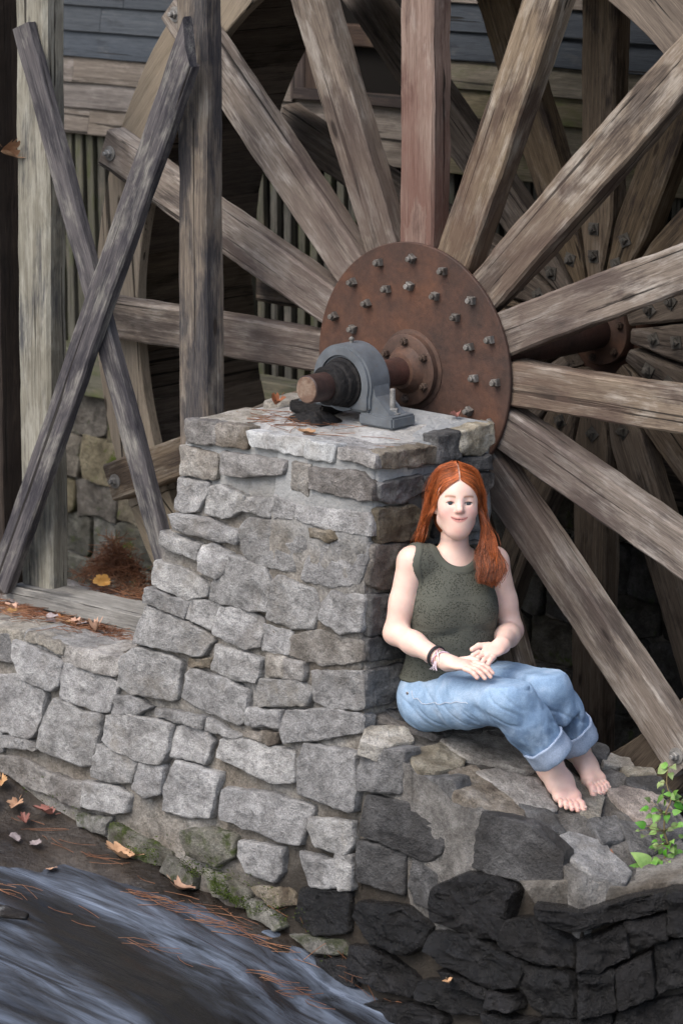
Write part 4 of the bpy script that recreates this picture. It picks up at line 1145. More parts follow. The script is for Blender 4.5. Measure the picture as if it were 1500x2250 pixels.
# flat cap slabs along the front edge of the ledge
x = -1.75
while x < -.78:
    w_ = RND.uniform(.2, .34)
    if x + w_ > -.75: w_ = -.74 - x
    j = lambda: RND.uniform(-.012, .012)
    pl = (Vector((0, 0, 1.020)), Vector((1, 0, 0)), Vector((0, 1, 0)), Vector((0, 0, 1)))
    add_stone([(x + .006, -.675 + j()), (x + w_ - .006, -.675 + j()), (x + w_ - .006 + j(), -.49 + j()), (x + .01 + j(), -.5 + j())], pl, 't' if RND.random() < .6 else 'g', wall, .014, rough=.45)
    x += w_

# stream bed: wet dark rock falling away from the wall, stream_z is the running water over it
BX = [-4, -1.25, -1.02, -.68, -.25, .13, .37, .6, 1.2, 4]; BZ = [1.1, .537, .465, .404, .355, .305, .2, .12, .05, -.1]
def bed_base(x): return float(np.interp(x, BX, BZ))
def bed_z(x, y):
    d = max(0.0, -.70 - y)
    z = bed_base(x) - .28 * min(d, 1.0) - .1 * max(0, d - 1.0)
    z += .026 * noise.noise(Vector((x * 2.2, y * 3, 5))) + .016 * noise.noise(Vector((x * 8, y * 9, 5))) + .004 * noise.noise(Vector((x * 25, y * 25, 5)))
    return z
s = NT('wet_bed_rock')
v = s.coords(); a = s.noise(v, 4, 6, .65, .3); b = s.noise(v, 45, 5, .7)
col = s.ramp(a, [(.35, (.014, .011, .009)), (.52, (.030, .024, .019)), (.68, (.055, .045, .036))])
col = s.mix(1.0, col, s.ramp(b, [(.3, .6), (.7, 1.25)]), 'MULTIPLY')
M_BED = s.done(col, s.ramp(a, [(.3, .18), (.7, .45)]), s.bump(s.math('ADD', a, s.math('MULTIPLY', b, .6)), .6, .02), .4)
bed = grid_surface('stream_bed', -3.4, 3.2, -3.0, -.55, 300, 150, bed_z, M_BED)
struct(bed)
WXX = [-4, -.9, -.6, -.38, -.07, .11, .27, .38, .6, 1.2, 4]; WZZ = [.46, .35, .342, .330, .305, .284, .235, .195, .16, .125, 0.0]
def water_z(x, y):
    b = float(np.interp(x + .25 * min(0, y + .8), WXX, WZZ))
    u = x * .96 - y * .2; w = y + x * .12
    z = b - .02 * max(0.0, -.7 - y)
    z += .016 * noise.noise(Vector((u * 1.6, w * 5.5, 9))) + .009 * noise.noise(Vector((u * 3.1, w * 13, 4))) + .005 * noise.noise(Vector((u * 6, w * 31, 8)))
    return z
s = NT('running_water')
v = s.coords((1, 1, 1))
mp = s.new('ShaderNodeMapping'); s.l(s.new('ShaderNodeTexCoord').outputs['Object'], mp.inputs[0])
mp.inputs['Rotation'].default_value = (0, 0, R_(12)); mp.inputs['Scale'].default_value = (1.8, 17, 17)
st = s.noise(mp.outputs[0], 1.0, 6, .62, .5)
mp2 = s.new('ShaderNodeMapping'); s.l(mp.inputs[0].links[0].from_socket, mp2.inputs[0])
mp2.inputs['Rotation'].default_value = (0, 0, R_(12)); mp2.inputs['Scale'].default_value = (6, 60, 60)
st2 = s.noise(mp2.outputs[0], 1.0, 4, .6, .3)
mp3 = s.new('ShaderNodeMapping'); s.l(mp.inputs[0].links[0].from_socket, mp3.inputs[0])
mp3.inputs['Rotation'].default_value = (0, 0, R_(12)); mp3.inputs['Scale'].default_value = (.7, 3.6, 3)
st3 = s.noise(mp3.outputs[0], 1.0, 3, .5, .3)
fine = s.math('MULTIPLY', s.ramp(st, [(.38, .07), (.68, 1.0)]), s.ramp(st2, [(.3, .6), (.7, 1.0)]))
foam_sheen = s.math('MULTIPLY', s.ramp(st3, [(.44, 0.0), (.72, 1.0)]), fine, True)
col = s.mix(foam_sheen, (.012, .0118, .012), (.25, .305, .40))  # pale streaks: white water, with its blue sky reflection painted into the colour
hh = s.math('ADD', st, s.math('MULTIPLY', st2, .35))
M_WATER = s.done(col, s.ramp(foam_sheen, [(0, .12), (1, .4)]), s.bump(hh, .35, .03), .5)
s.bsdf.inputs['IOR'].default_value = 1.333
wat = grid_surface('stream_water', -3.4, 3.2, -3.0, -.60, 420, 240, water_z, M_WATER)
struct(wat)
# pit floor behind the buttress and the wide ground
s = NT('pit_earth'); v = s.coords(); a = s.noise(v, 5, 5, .6)
M_PIT = s.done(s.ramp(a, [(.35, (.045, .035, .026)), (.65, (.10, .08, .06))]), .85, s.bump(a, .5, .03), .25)
pit = grid_surface('wheel_pit_floor', -4.2, 3.4, -.2, 1.6, 120, 40, lambda x, y: .28 + .05 * noise.noise(Vector((x * 2, y * 2, 1))) + (.22 * max(0, min(1, (x - .2) / .4))), M_PIT)
struct(pit)
gr = mesh_obj('ground', [(-150, -150, -.35), (150, -150, -.35), (150, 150, -.35), (-150, 150, -.35)], [(0, 1, 2, 3)], M_PIT)
struct(gr)

# ================================================================== seated person: smooth implicit surfaces meshed with surface nets
def V3(*a): return np.array(a, dtype=np.float64)
def unit(v): v = np.asarray(v, float); return v / np.linalg.norm(v)

class RC:            # round cone between two points
    def __init__(s, a, b, ra, rb):
        s.a, s.b, s.ra, s.rb = V3(*a), V3(*b), ra, rb
        r = max(ra, rb)
        s.lo = np.minimum(s.a, s.b) - r; s.hi = np.maximum(s.a, s.b) + r
    def __call__(s, X, Y, Z):
        ba = s.b - s.a; L2 = float(ba @ ba) + 1e-12
        px, py, pz = X - s.a[0], Y - s.a[1], Z - s.a[2]
        t = np.clip((px * ba[0] + py * ba[1] + pz * ba[2]) / L2, 0, 1)
        d = np.sqrt((px - ba[0] * t) ** 2 + (py - ba[1] * t) ** 2 + (pz - ba[2] * t) ** 2)
        return d - (s.ra + (s.rb - s.ra) * t)
class EL:            # ellipsoid with its own axes (rows)
    def __init__(s, c, r, ax=None):
        s.c, s.r = V3(*c), V3(*r)
        s.ax = np.eye(3) if ax is None else np.array(ax, float)
        e = np.sqrt(((s.ax * s.r[:, None]) ** 2).sum(0))
        s.lo = s.c - e; s.hi = s.c + e
    def __call__(s, X, Y, Z):
        px, py, pz = X - s.c[0], Y - s.c[1], Z - s.c[2]
        q = [(px * a[0] + py * a[1] + pz * a[2]) for a in s.ax]
        k0 = np.sqrt(sum((q[i] / s.r[i]) ** 2 for i in range(3)))
        k1 = np.sqrt(sum((q[i] / s.r[i] ** 2) ** 2 for i in range(3))) + 1e-9
        return k0 * (k0 - 1) / k1
class HS:            # half space: inside where n.(p-o) < 0
    def __init__(s, o, n): s.o, s.n = V3(*o), unit(n); s.lo = V3(-9, -9, -9); s.hi = V3(9, 9, 9)
    def __call__(s, X, Y, Z): return (X - s.o[0]) * s.n[0] + (Y - s.o[1]) * s.n[1] + (Z - s.o[2]) * s.n[2]

class Vox:
    def __init__(s, lo, hi, h):
        s.lo = V3(*lo); s.h = h
        n = np.ceil((V3(*hi) - s.lo) / h).astype(int) + 1
        s.ax = [s.lo[i] + h * np.arange(n[i]) for i in range(3)]
        s.D = np.full(n, 9.0, np.float32)
    def win(s, p, m):
        sl = []
        for i in range(3):
            a = int(max(0, np.floor((p.lo[i] - m - s.lo[i]) / s.h))); b = int(min(len(s.ax[i]), np.ceil((p.hi[i] + m - s.lo[i]) / s.h) + 1))
            if b <= a: return None
            sl.append(slice(a, b))
        X = s.ax[0][sl[0]][:, None, None]; Y = s.ax[1][sl[1]][None, :, None]; Z = s.ax[2][sl[2]][None, None, :]
        return tuple(sl), X, Y, Z
    def add(s, p, k=.01, off=0.0):
        w = s.win(p, .02 + k + abs(off))
        if w is None: return
        d = p(*w[1:]) - off
        a = s.D[w[0]]
        h = np.maximum(k - np.abs(a - d), 0) / k
        s.D[w[0]] = np.minimum(a, d) - h * h * k * .25
    def sub(s, p, k=.004):
        w = s.win(p, .03 + k)
        if w is None: return
        d = -p(*w[1:])
        a = s.D[w[0]]
        h = np.maximum(k - np.abs(a - d), 0) / k
        s.D[w[0]] = np.maximum(a, d) + h * h * k * .25
    def run(s, ops):
        for op in ops:
            if op[0] == '+': s.add(op[1], op[2], op[3] if len(op) > 3 else 0.0)
            else: s.sub(op[1], op[2])
        return s
    def mesh(s):
        D = s.D; n = D.shape; ins = D < 0
        c = [ins[i:n[0] - 1 + i, j:n[1] - 1 + j, k:n[2] - 1 + k] for i in (0, 1) for j in (0, 1) for k in (0, 1)]
        cnt = sum(q.astype(np.int8) for q in c)
        act = (cnt > 0) & (cnt < 8)
        I = np.argwhere(act)
        idx = -np.ones(act.shape, np.int64); idx[act] = np.arange(len(I))
        corner = lambda o: D[I[:, 0] + o[0], I[:, 1] + o[1], I[:, 2] + o[2]]
        acc = np.zeros((len(I), 3)); m = np.zeros(len(I))
        for ax in range(3):
            o1, o2 = [q for q in range(3) if q != ax]
            for a in (0, 1):
                for b in (0, 1):
                    p0 = [0, 0, 0]; p0[o1] = a; p0[o2] = b
                    p1 = list(p0); p1[ax] = 1
                    d0, d1 = corner(p0), corner(p1)
                    x = (d0 < 0) != (d1 < 0)
                    t = np.where(x, d0 / np.where(x, d0 - d1, 1), 0)
                    q = np.tile(np.array(p0, float), (len(I), 1)); q[:, ax] += t
                    acc[x] += q[x]; m[x] += 1
        Vt = s.lo + s.h * (I + acc / m[:, None])
        F = []
        for ax in range(3):
            o1, o2 = [(1, 2), (2, 0), (0, 1)][ax]
            sl0 = [slice(None)] * 3; sl1 = [slice(None)] * 3
            sl0[ax] = slice(0, -1); sl1[ax] = slice(1, None)
            ch = ins[tuple(sl0)] != ins[tuple(sl1)]
            E = np.argwhere(ch)
            E = E[(E[:, o1] > 0) & (E[:, o2] > 0) & (E[:, o1] < n[o1] - 1) & (E[:, o2] < n[o2] - 1)]
            q = []
            for da, db in ((-1, -1), (0, -1), (0, 0), (-1, 0)):
                e = E.copy(); e[:, o1] += da; e[:, o2] += db
                q.append(idx[e[:, 0], e[:, 1], e[:, 2]])
            q = np.stack(q, 1)
            fl = ~ins[E[:, 0], E[:, 1], E[:, 2]]
            q[fl] = q[fl][:, ::-1]
            F.append(q[(q >= 0).all(1)])
        return Vt, np.concatenate(F)

def mesh_np(name, Vt, F, mat, parent, cols=None, smooth_it=0):
    me = bpy.data.meshes.new(name)
    me.vertices.add(len(Vt)); me.vertices.foreach_set('co', np.asarray(Vt, np.float32).ravel())
    me.loops.add(F.size); me.loops.foreach_set('vertex_index', F.ravel().astype(np.int32))
    me.polygons.add(len(F)); me.polygons.foreach_set('loop_start', np.arange(0, F.size, 4, dtype=np.int32))
    try: me.polygons.foreach_set('loop_total', np.full(len(F), 4, np.int32))
    except Exception: pass
    me.update(calc_edges=True); me.validate()
    me.polygons.foreach_set('use_smooth', np.ones(len(me.polygons), bool))
    if cols is not None:
        at = me.color_attributes.new('tint', 'FLOAT_COLOR', 'POINT')
        at.data.foreach_set('color', np.concatenate([cols, np.ones((len(cols), 1))], 1).astype(np.float32).ravel())
    me.materials.append(mat)
    return link(bpy.data.objects.new(name, me), parent)

def relax(Vt, F, it=2, lam=.5):
    e = np.concatenate([F[:, [0, 1]], F[:, [1, 2]], F[:, [2, 3]], F[:, [3, 0]]])
    for _ in range(it):
        acc = np.zeros_like(Vt); c = np.zeros(len(Vt))
        for a, b in ((0, 1), (1, 0)):
            np.add.at(acc, e[:, a], Vt[e[:, b]]); np.add.at(c, e[:, a], 1)
        Vt = Vt + lam * (acc / np.maximum(c, 1)[:, None] - Vt)
    return Vt

# ---------------- joints
PELV = V3(.506, -.42, 1.105)
JR = dict(hip=V3(.503, -.50, 1.095), knee=V3(.885, -.56, 1.175), cuff=V3(.955, -.47, 1.026), ank=V3(.884, -.362, .925))
JL = dict(hip=V3(.509, -.34, 1.092), knee=V3(.872, -.37, 1.163), cuff=V3(.898, -.27, 1.012), ank=V3(.852, -.192, .938))
RSH, LSH = V3(.468, -.528, 1.527), V3(.592, -.284, 1.503)
NECK = V3(.538, -.408, 1.565)
RELB, RWR = V3(.452, -.585, 1.309), V3(.700, -.632, 1.272)
LELB, LWR = V3(.636, -.25, 1.284), V3(.766, -.452, 1.302)
tl, tf, up = V3(.461, .887, 0), V3(.887, -.461, 0), V3(0, 0, 1)
TAX = [tl, tf, up]
HEADC = V3(.553, -.42, 1.712)
ha = R_(-43.0)
hf = unit(V3(math.cos(ha), math.sin(ha), math.tan(R_(8))))
hl = unit(np.cross(up, hf)); hu = np.cross(hf, hl)
rl = R_(-2.0)
hl, hu = math.cos(rl) * hl + math.sin(rl) * hu, math.cos(rl) * hu - math.sin(rl) * hl
HAX = [hl, hf, hu]
FX = .93
def H(x, y, z): return HEADC + hl * (x * FX) + hf * y + hu * z
def TT(x, y, z, c=None): return (V3(.535, -.42, 0) if c is None else c) + tl * x + tf * y + up * z

# ---------------- torso (shared by body and top)
torso = [
 ('+', EL(TT(0, -.012, 1.135), (.152, .118, .10), TAX), .04),
 ('+', EL(TT(0, .008, 1.25), (.136, .110, .14), TAX), .05),
 ('+', EL(TT(0, .0, 1.385), (.134, .102, .15), TAX), .05),
 ('+', EL(TT(.058, .060, 1.375), (.054, .046, .056), TAX), .05),
 ('+', EL(TT(-.058, .060, 1.375), (.054, .046, .056), TAX), .05),
 ('+', RC(NECK + V3(0, 0, -.045) - tf * .01, RSH + tl * .03 - up * .004, .042, .042), .04),
 ('+', RC(NECK + V3(0, 0, -.045) - tf * .01, LSH - tl * .03 - up * .004, .042, .042), .04),
]
def arm(sh, el, wr):
    return [('+', EL(sh, (.047, .047, .050)), .022), ('+', RC(sh, sh * .4 + el * .6, .045, .041), .010), ('+', RC(sh * .45 + el * .55, el, .0415, .0355), .012),
            ('+', RC(el, el * .62 + wr * .38, .0355, .0345), .02), ('+', RC(el * .66 + wr * .34, wr, .0345, .0225), .02)]
def finger(pts, r0, r1):
    o = []
    n = len(pts) - 1
    for i in range(n):
        o.append(('+', RC(pts[i], pts[i + 1], r0 + (r1 - r0) * i / n, r0 + (r1 - r0) * (i + 1) / n), .0035))
    return o
body_ops = list(torso)
body_ops += [('+', RC(NECK + V3(0, 0, -.05) - tf * .005, H(0, -.036, -.05), .047, .040), .02)]
body_ops += arm(RSH, RELB, RWR) + arm(LSH, LELB, LWR)
# right hand: palm down on the thigh, pointing along +X; left hand closes over its fingers
hand_ops = []
rd = unit(V3(1, .12, .02)); rs = unit(V3(-.12, 1, .10)); rn = np.cross(rd, rs)
pc = RWR + rd * .047
hand_ops += [('+', EL(pc, (.044, .033, .015), [rd, rs, rn]), .018), ('+', RC(RWR, RWR + rd * .02, .024, .021), .016)]
for i, (o_, L, dr) in enumerate(((.029, .066, .08), (.010, .073, .02), (-.009, .068, -.05), (-.026, .052, -.12))):
    b = pc + rd * .036 + rs * o_
    d1 = unit(rd + rs * dr + rn * -.12); d2 = unit(rd + rs * dr + rn * -.55); d3 = unit(rd + rs * dr + rn * -.95)
    p1 = b + d1 * L * .42; p2 = p1 + d2 * L * .32; p3 = p2 + d3 * L * .26
    hand_ops += finger([b, p1, p2, p3], .0086, .0066)
tb = RWR + rd * .03 + rs * .03
hand_ops += finger([tb, tb + rd * .026 + rs * .016 + rn * .004, tb + rd * .052 + rs * .014 + rn * .002], .0115, .0085)
ld = unit(V3(.10, -1, -.16)); ls = unit(V3(-1, -.10, .12)); ln_ = np.cross(ls, ld)      # ls: thumb side
if ln_[2] < 0: ln_ = -ln_
pl_ = LWR + ld * .048
hand_ops += [('+', EL(pl_, (.044, .033, .015), [ld, ls, ln_]), .018), ('+', RC(LWR, LWR + ld * .02, .024, .021), .016)]
for i, (o_, L, dr) in enumerate(((.029, .064, .10), (.010, .072, .03), (-.009, .066, -.04), (-.026, .05, -.1))):
    b = pl_ + ld * .035 + ls * o_
    d1 = unit(ld + ls * dr + ln_ * -.05); d2 = unit(ld + ls * dr + ln_ * -.5); d3 = unit(ld + ls * dr + ln_ * -1.0)
    p1 = b + d1 * L * .42; p2 = p1 + d2 * L * .32; p3 = p2 + d3 * L * .26
    hand_ops += finger([b, p1, p2, p3], .0086, .0066)
tb = LWR + ld * .028 + ls * .029
LTH = [tb, tb + ld * .026 + ls * .020 + ln_ * .003, tb + ld * .052 + ls * .026 + ln_ * .0]
hand_ops += finger(LTH, .012, .0085)
body_ops += hand_ops
# lower legs and feet, soles flat on the sloping masonry
TN = V3(.305, -.03, .952); TO = V3(.403, -.673, 1.009)
def on_slope(x, y, h): return V3(x, y, TO[2] - (TN[0] * (x - TO[0]) + TN[1] * (y - TO[1])) / TN[2]) + TN * h
foot_ops = []
nails = []
def foot(ank, knee, heel, toe, big):
    o = []
    hx = on_slope(heel[0], heel[1], .030); 
    d = on_slope(toe[0], toe[1], 0) - on_slope(heel[0], heel[1], 0); L = np.linalg.norm(d); d /= L
    sd = np.cross(TN, d)           # to the person's left
    B = lambda t, s, h: on_slope(heel[0], heel[1], 0) + d * (t * L) + sd * s + TN * (h + .012)
    o.append(('+', RC(knee * .3 + ank * .7, ank, .047, .034), .03))
    o.append(('+', EL(ank + sd * .026, (.014, .014, .016)), .012)); o.append(('+', EL(ank - sd * .026 - TN * .006, (.013, .013, .015)), .012))
    o.append(('+', RC(ank, B(.06, 0, .020), .034, .026), .02))
    o.append(('+', RC(ank + d * .012, B(.45, .006 * big, .034), .036, .027), .03))
    o.append(('+', RC(B(.08, 0, .014), B(.45, -.018 * big, .010), .025, .019), .03))
    o.append(('+', RC(B(.42, .012 * big, .028), B(.70, .022 * big, .010), .027, .019), .025))
    o.append(('+', RC(B(.42, -.012 * big, .016), B(.68, -.022 * big, .006), .022, .014), .025))
    o.append(('+', RC(B(.66, -.026 * big, .006), B(.72, .024 * big, .010), .015, .018), .02))
    for i, (s_, t0, t1, r) in enumerate(((.030, .74, .975, .0125), (.011, .75, .985, .0090), (-.005, .735, .955, .0085), (-.0195, .715, .915, .0080), (-.033, .69, .865, .0075))):
        a = B(t0, s_ * .92 * big, .006); m = B(t0 * .4 + t1 * .6, s_ * big, .008); e = B(t1 - .02, s_ * 1.06 * big, -.001)
        o += finger([a, m, e], r, r * .92)
        nails.append((B(t1 - .012, s_ * 1.06 * big, .002 + r * .80), r * .62, d, TN, sd))
    return o
foot_ops += foot(JR['ank'], JR['knee'], (.846, -.336), (1.036, -.424), 1)
foot_ops += foot(JL['ank'], JL['knee'], (.806, -.166), (1.022, -.266), -1)
body_ops += foot_ops
# head
def HE(x, y, z, rx, ry, rz): return EL(H(x, y, z), (rx * FX, ry, rz), HAX)
head_ops = [
 ('+', HE(0, -.022, .032, .071, .088, .074), .01), ('+', HE(0, .020, -.012, .0575, .066, .078), .03), ('+', HE(0, .014, .030, .059, .066, .052), .03),
 ('+', HE(0, .046, -.076, .033, .034, .026), .035), ('+', HE(0, .058, -.089, .016, .016, .012), .02),
 ('+', HE(.032, .049, -.026, .0265, .027, .027), .03), ('+', HE(-.032, .049, -.026, .0265, .027, .027), .03),
 ('+', RC(H(.038, .0, -.058), H(.012, .046, -.082), .022, .020), .03), ('+', RC(H(-.038, .0, -.058), H(-.012, .046, -.082), .022, .020), .03),
 ('+', HE(0, .055, -.050, .028, .026, .024), .025),
]
for sx in (-1, 1):
    head_ops += [('-', HE(sx * .030, .099, .006, .019, .0165, .011), .014), ('+', HE(sx * .030, .063, .002, .0165, .0165, .0155), .006)]
    head_ops += [('-', HE(sx * .030, .0815, .0003, .0152, .011, .0056), .002)]
    head_ops += [('+', EL(H(sx * .068, -.008, -.012), (.010, .018, .028), HAX), .008)]
head_ops += [('+', RC(H(0, .078, .012), H(0, .0955, -.018), .0068, .0095), .012), ('+', HE(0, .0955, -.0195, .0088, .0090, .0074), .008),
 ('+', HE(.0092, .087, -.023, .0068, .0080, .0060), .006), ('+', HE(-.0092, .087, -.023, .0068, .0080, .0060), .006),
 ('-', HE(.0055, .096, -.0310, .0032, .004, .003), .003), ('-', HE(-.0055, .096, -.0310, .0032, .004, .003), .003),
 ('+', HE(0, .0785, -.0445, .021, .0080, .0046), .006), ('+', HE(0, .0775, -.0535, .018, .0082, .0056), .006)]
smile = [H(x, .0860 - 9.0 * x * x, -.0490 + 10.5 * x * x) for x in (-.028, -.019, -.010, 0, .010, .019, .028)]
for i in range(6): head_ops.append(('-', RC(smile[i], smile[i + 1], .0014, .0014), .003))
body_ops += head_ops

# ---------------- mesh the body in blocks of fitting fineness, then weld them into one object
blocks = [((.34, -.72, 1.02), (.95, -.14, 1.602), .0036), (HEADC - V3(.125, .125, .125), HEADC + V3(.125, .125, .135), .0019),
          ((.70, -.70, 1.235), (.90, -.43, 1.345), .0017), ((.77, -.50, .77), (1.07, -.11, 1.02), .0021)]
Vall, Fall, off = [], [], 0
def cut(Vt, F, keep):
    k = keep(Vt[F].mean(1)); F = F[k]
    u, inv = np.unique(F, return_inverse=True)
    return Vt[u], inv.reshape(F.shape)
for bi, (lo, hi, h) in enumerate(blocks):
    Vt, F = Vox(lo, hi, h).run(body_ops).mesh()
    Vt = relax(Vt, F, 2 if bi != 1 else 1, .4)
    if bi == 0: Vt, F = cut(Vt, F, lambda c: (c[:, 2] < 1.595) & ~((c[:, 0] > .706) & (c[:, 2] > 1.237) & (c[:, 1] < -.436)))
    if bi == 1: Vt, F = cut(Vt, F, lambda c: c[:, 2] >= 1.589)
    if bi == 2: Vt, F = cut(Vt, F, lambda c: (c[:, 0] > .703) & (c[:, 1] < -.433))
    if bi == 3: Vt, F = cut(Vt, F, lambda c: c[:, 2] < 1.01)
    Vall.append(Vt); Fall.append(F + off); off += len(Vt)
BV, BF = np.concatenate(Vall), np.concatenate(Fall)
hp = np.stack([(BV - HEADC) @ hl / FX, (BV - HEADC) @ hf, (BV - HEADC) @ hu], 1)
cols = np.tile(V3(.79, .575, .49), (len(BV), 1))
def blend(mask, col):
    global cols
    m = np.clip(mask, 0, 1)[:, None]; cols = cols * (1 - m) + np.array(col) * m
inhead = (hp[:, 2] > -.13) & (np.abs(hp[:, 0]) < .1)
for sx in (-1, 1):
    d = np.sqrt(((hp[:, 0] - sx * .043) / .026) ** 2 + ((hp[:, 2] + .028) / .020) ** 2)
    blend(inhead * (hp[:, 1] > .02) * np.exp(-d ** 2) * .55, (.74, .36, .33))
    d = np.sqrt(((hp[:, 0] - sx * .031) / .018) ** 2 + ((hp[:, 2] - .004) / .010) ** 2)
    blend(inhead * (hp[:, 1] > .05) * np.exp(-d ** 4) * .35, (.50, .30, .25))
    br = np.abs(hp[:, 2] - (.0225 - 2.2 * (np.abs(hp[:, 0]) - .030) ** 2 * 4)) / .0036
    blend(inhead * (hp[:, 1] > .05) * (np.sign(hp[:, 0]) == sx) * (np.abs(hp[:, 0]) > .014) * (np.abs(hp[:, 0]) < .047) * np.exp(-br ** 2) * .8, (.30, .14, .07))
blend(inhead * (hp[:, 1] > .06) * np.exp(-(((hp[:, 0]) / .016) ** 2 + ((hp[:, 2] + .024) / .011) ** 2)) * .4, (.72, .36, .31))
blend(inhead * (hp[:, 1] > .04) * np.exp(-(((hp[:, 0]) / .020) ** 2 + ((hp[:, 2] + .084) / .012) ** 2)) * .5, (.72, .34, .30))
lipz = hp[:, 2] + .0495 - 10.5 * hp[:, 0] ** 2
blend(inhead * (hp[:, 1] > .055) * (np.abs(hp[:, 0]) < .0265) * np.exp(-(lipz / (.0085 * np.sqrt(np.clip(1 - (hp[:, 0] / .028) ** 2, .02, 1)))) ** 6) * .85, (.58, .235, .215))
blend(inhead * (hp[:, 1] > .055) * (np.abs(hp[:, 0]) < .028) * np.exp(-((lipz - .0007) / .0017) ** 2) * .8, (.22, .07, .06))
# warmer knuckles, elbows, soles and toes
for p in (RELB, LELB): blend(np.exp(-((BV - p) ** 2).sum(1) / .035 ** 2) * .35, (.70, .40, .33))
toe_m = np.clip((BV[:, 0] - .95) / .08, 0, 1) * (BV[:, 2] < .93); blend(toe_m * .5, (.72, .38, .33))
hand_m = np.clip((BV[:, 0] - .76) / .06, 0, 1) * (BV[:, 2] > 1.2) * (BV[:, 2] < 1.36) * (BV[:, 1] < -.44); blend(hand_m * .35, (.74, .42, .36))

person = thing('person', 'person with long red hair in olive sleeveless top and blue jeans sitting barefoot', 'person', loc=(0, 0, 0))
s = NT('fair_skin')
at = s.new('ShaderNodeVertexColor'); at.layer_name = 'tint'
v = s.coords(); n1 = s.noise(v, 30, 4, .6); n2 = s.noise(v, 220, 3, .6)
col = s.mix(1.0, at.outputs[0], s.ramp(n1, [(.3, (.94, .90, .88)), (.7, (1.05, 1.03, 1.02))]), 'MULTIPLY')
M_SKIN = s.done(col, s.ramp(n2, [(.3, .42), (.7, .58)]), s.bump(n2, .06, .004), .4)
s.bsdf.inputs['Subsurface Weight'].default_value = .25
s.bsdf.inputs['Subsurface Radius'].default_value = (.012, .004, .002)
s.bsdf.inputs['Subsurface Scale'].default_value = 1.0
body = mesh_np('body', BV, BF, M_SKIN, person, cols)

# ---------------- eyes
M_EYE = NT('eye_white').done((.70, .66, .63), .15, None, .5)
M_IRIS = NT('iris').done((.045, .06, .07), .12, None, .5)
M_LASH = NT('lashes').done((.06, .03, .02), .7)
for sx in (-1, 1):
    c = H(sx * .030, .0645, .0018)
    verts, faces = [], []
    nr, ns = 12, 20
    for i in range(nr + 1):
        t = math.pi * i / nr
        for k in range(ns):
            a = 2 * math.pi * k / ns
            verts.append(c + 0.0150 * (hf * math.cos(t) + hl * (math.sin(t) * math.cos(a)) + hu * (math.sin(t) * math.sin(a))))
    for i in range(nr):
        for k in range(ns): faces.append((i * ns + k, i * ns + (k + 1) % ns, (i + 1) * ns + (k + 1) % ns, (i + 1) * ns + k))
    ey = mesh_obj('eye', verts, faces, M_EYE, body, True)
    ey.data.materials.append(M_IRIS)
    for p in ey.data.polygons:
        if p.center.x * 0 == 0 and (np.array(p.center) - c) @ hf > .0126: p.material_index = 1
    pts = [H(sx * .030 + x, .0790 - 24 * x * x, .0058 - 21 * x * x) for x in np.linspace(-.0155, .0155, 9)]
    mesh_obj('eyelash', *tube(pts, [.0006, .0011, .0014, .0016, .0016, .0016, .0014, .0011, .0006], 5), M_LASH, body, True)
# nails
M_NAIL = NT('toe_nail').done((.72, .52, .46), .3, None, .5)
for i, (c, r, d, n, sd) in enumerate(nails):
    A = []
    for k in range(10):
        a = 2 * math.pi * k / 10; A.append(c + d * r * 1.1 * math.sin(a) + sd * r * math.cos(a) - n * .0006)
    mesh_obj('toe_nail', A + [c + n * .0008], [(k, (k + 1) % 10, 10) for k in range(10)], M_NAIL, body, True)

# ---------------- sleeveless top
top_ops = [(q[0], q[1], q[2], .0075) for q in torso]
top_ops += [('+', RC(RSH + tl * .012, RSH + tl * .02, .05, .05), .03, .003), ('+', RC(LSH - tl * .012, LSH - tl * .02, .05, .05), .03, .003)]
armhole = [RC(RSH - tl * .040 + V3(0, 0, .055), RSH - tl * .032 - up * .04, .050, .050), RC(LSH + tl * .040 + V3(0, 0, .055), LSH + tl * .032 - up * .04, .050, .050)]
neckhole = EL(NECK + tf * .05 + V3(0, 0, .026), (.074, .085, .078), TAX)
neckcap = RC(NECK + V3(0, 0, -.01), NECK + V3(0, 0, .1), .066, .066)
hem = HS(PELV + V3(0, 0, .045), unit(V3(.0, .0, 1) - tf * .08))
# soft horizontal rumples of the knit
folds = [('-', RC(TT(-.13, .10, 1.305), TT(-.03, .125, 1.32), .006, .003), .022), ('-', RC(TT(.13, .09, 1.30), TT(.04, .125, 1.325), .006, .003), .022), ('-', RC(TT(-.14, .06, 1.24), TT(-.05, .11, 1.215), .006, .003), .022),
         ('-', RC(TT(.14, .06, 1.225), TT(.05, .118, 1.215), .006, .003), .02), ('-', RC(TT(.14, .06, 1.265), TT(.07, .112, 1.26), .005, .003), .02)]
Vx = Vox((.34, -.62, 1.13), (.76, -.16, 1.62), .0036).run(top_ops + folds)
for q in armhole: Vx.sub(q, .003)
Vx.sub(neckhole, .003); Vx.sub(neckcap, .003); Vx.sub(hem, .003)
Vt, F = Vx.mesh()
Vt = relax(Vt, F, 2, .45)
dn = np.minimum(np.minimum(armhole[0](*Vt.T), armhole[1](*Vt.T)), np.minimum(neckhole(*Vt.T), neckcap(*Vt.T)))
band = np.clip((.021 - dn) / .004, 0, 1) * (Vt[:, 2] > 1.30)
hemb = np.clip((.012 - np.abs(hem(*Vt.T))) / .004, 0, 1)
bandm = np.maximum(band, hemb)
tz = Vt[:, 2]
rows = np.exp(-(((tz - 1.335) / .006) ** 2)) + np.exp(-(((tz - 1.262) / .006) ** 2)) + np.exp(-(((tz - 1.43) / .005) ** 2))
tcol = np.stack([np.clip(bandm, 0, 1), np.clip(rows, 0, 1), np.zeros(len(Vt))], 1)
s = NT('olive_eyelet_knit')
at = s.new('ShaderNodeVertexColor'); at.layer_name = 'tint'
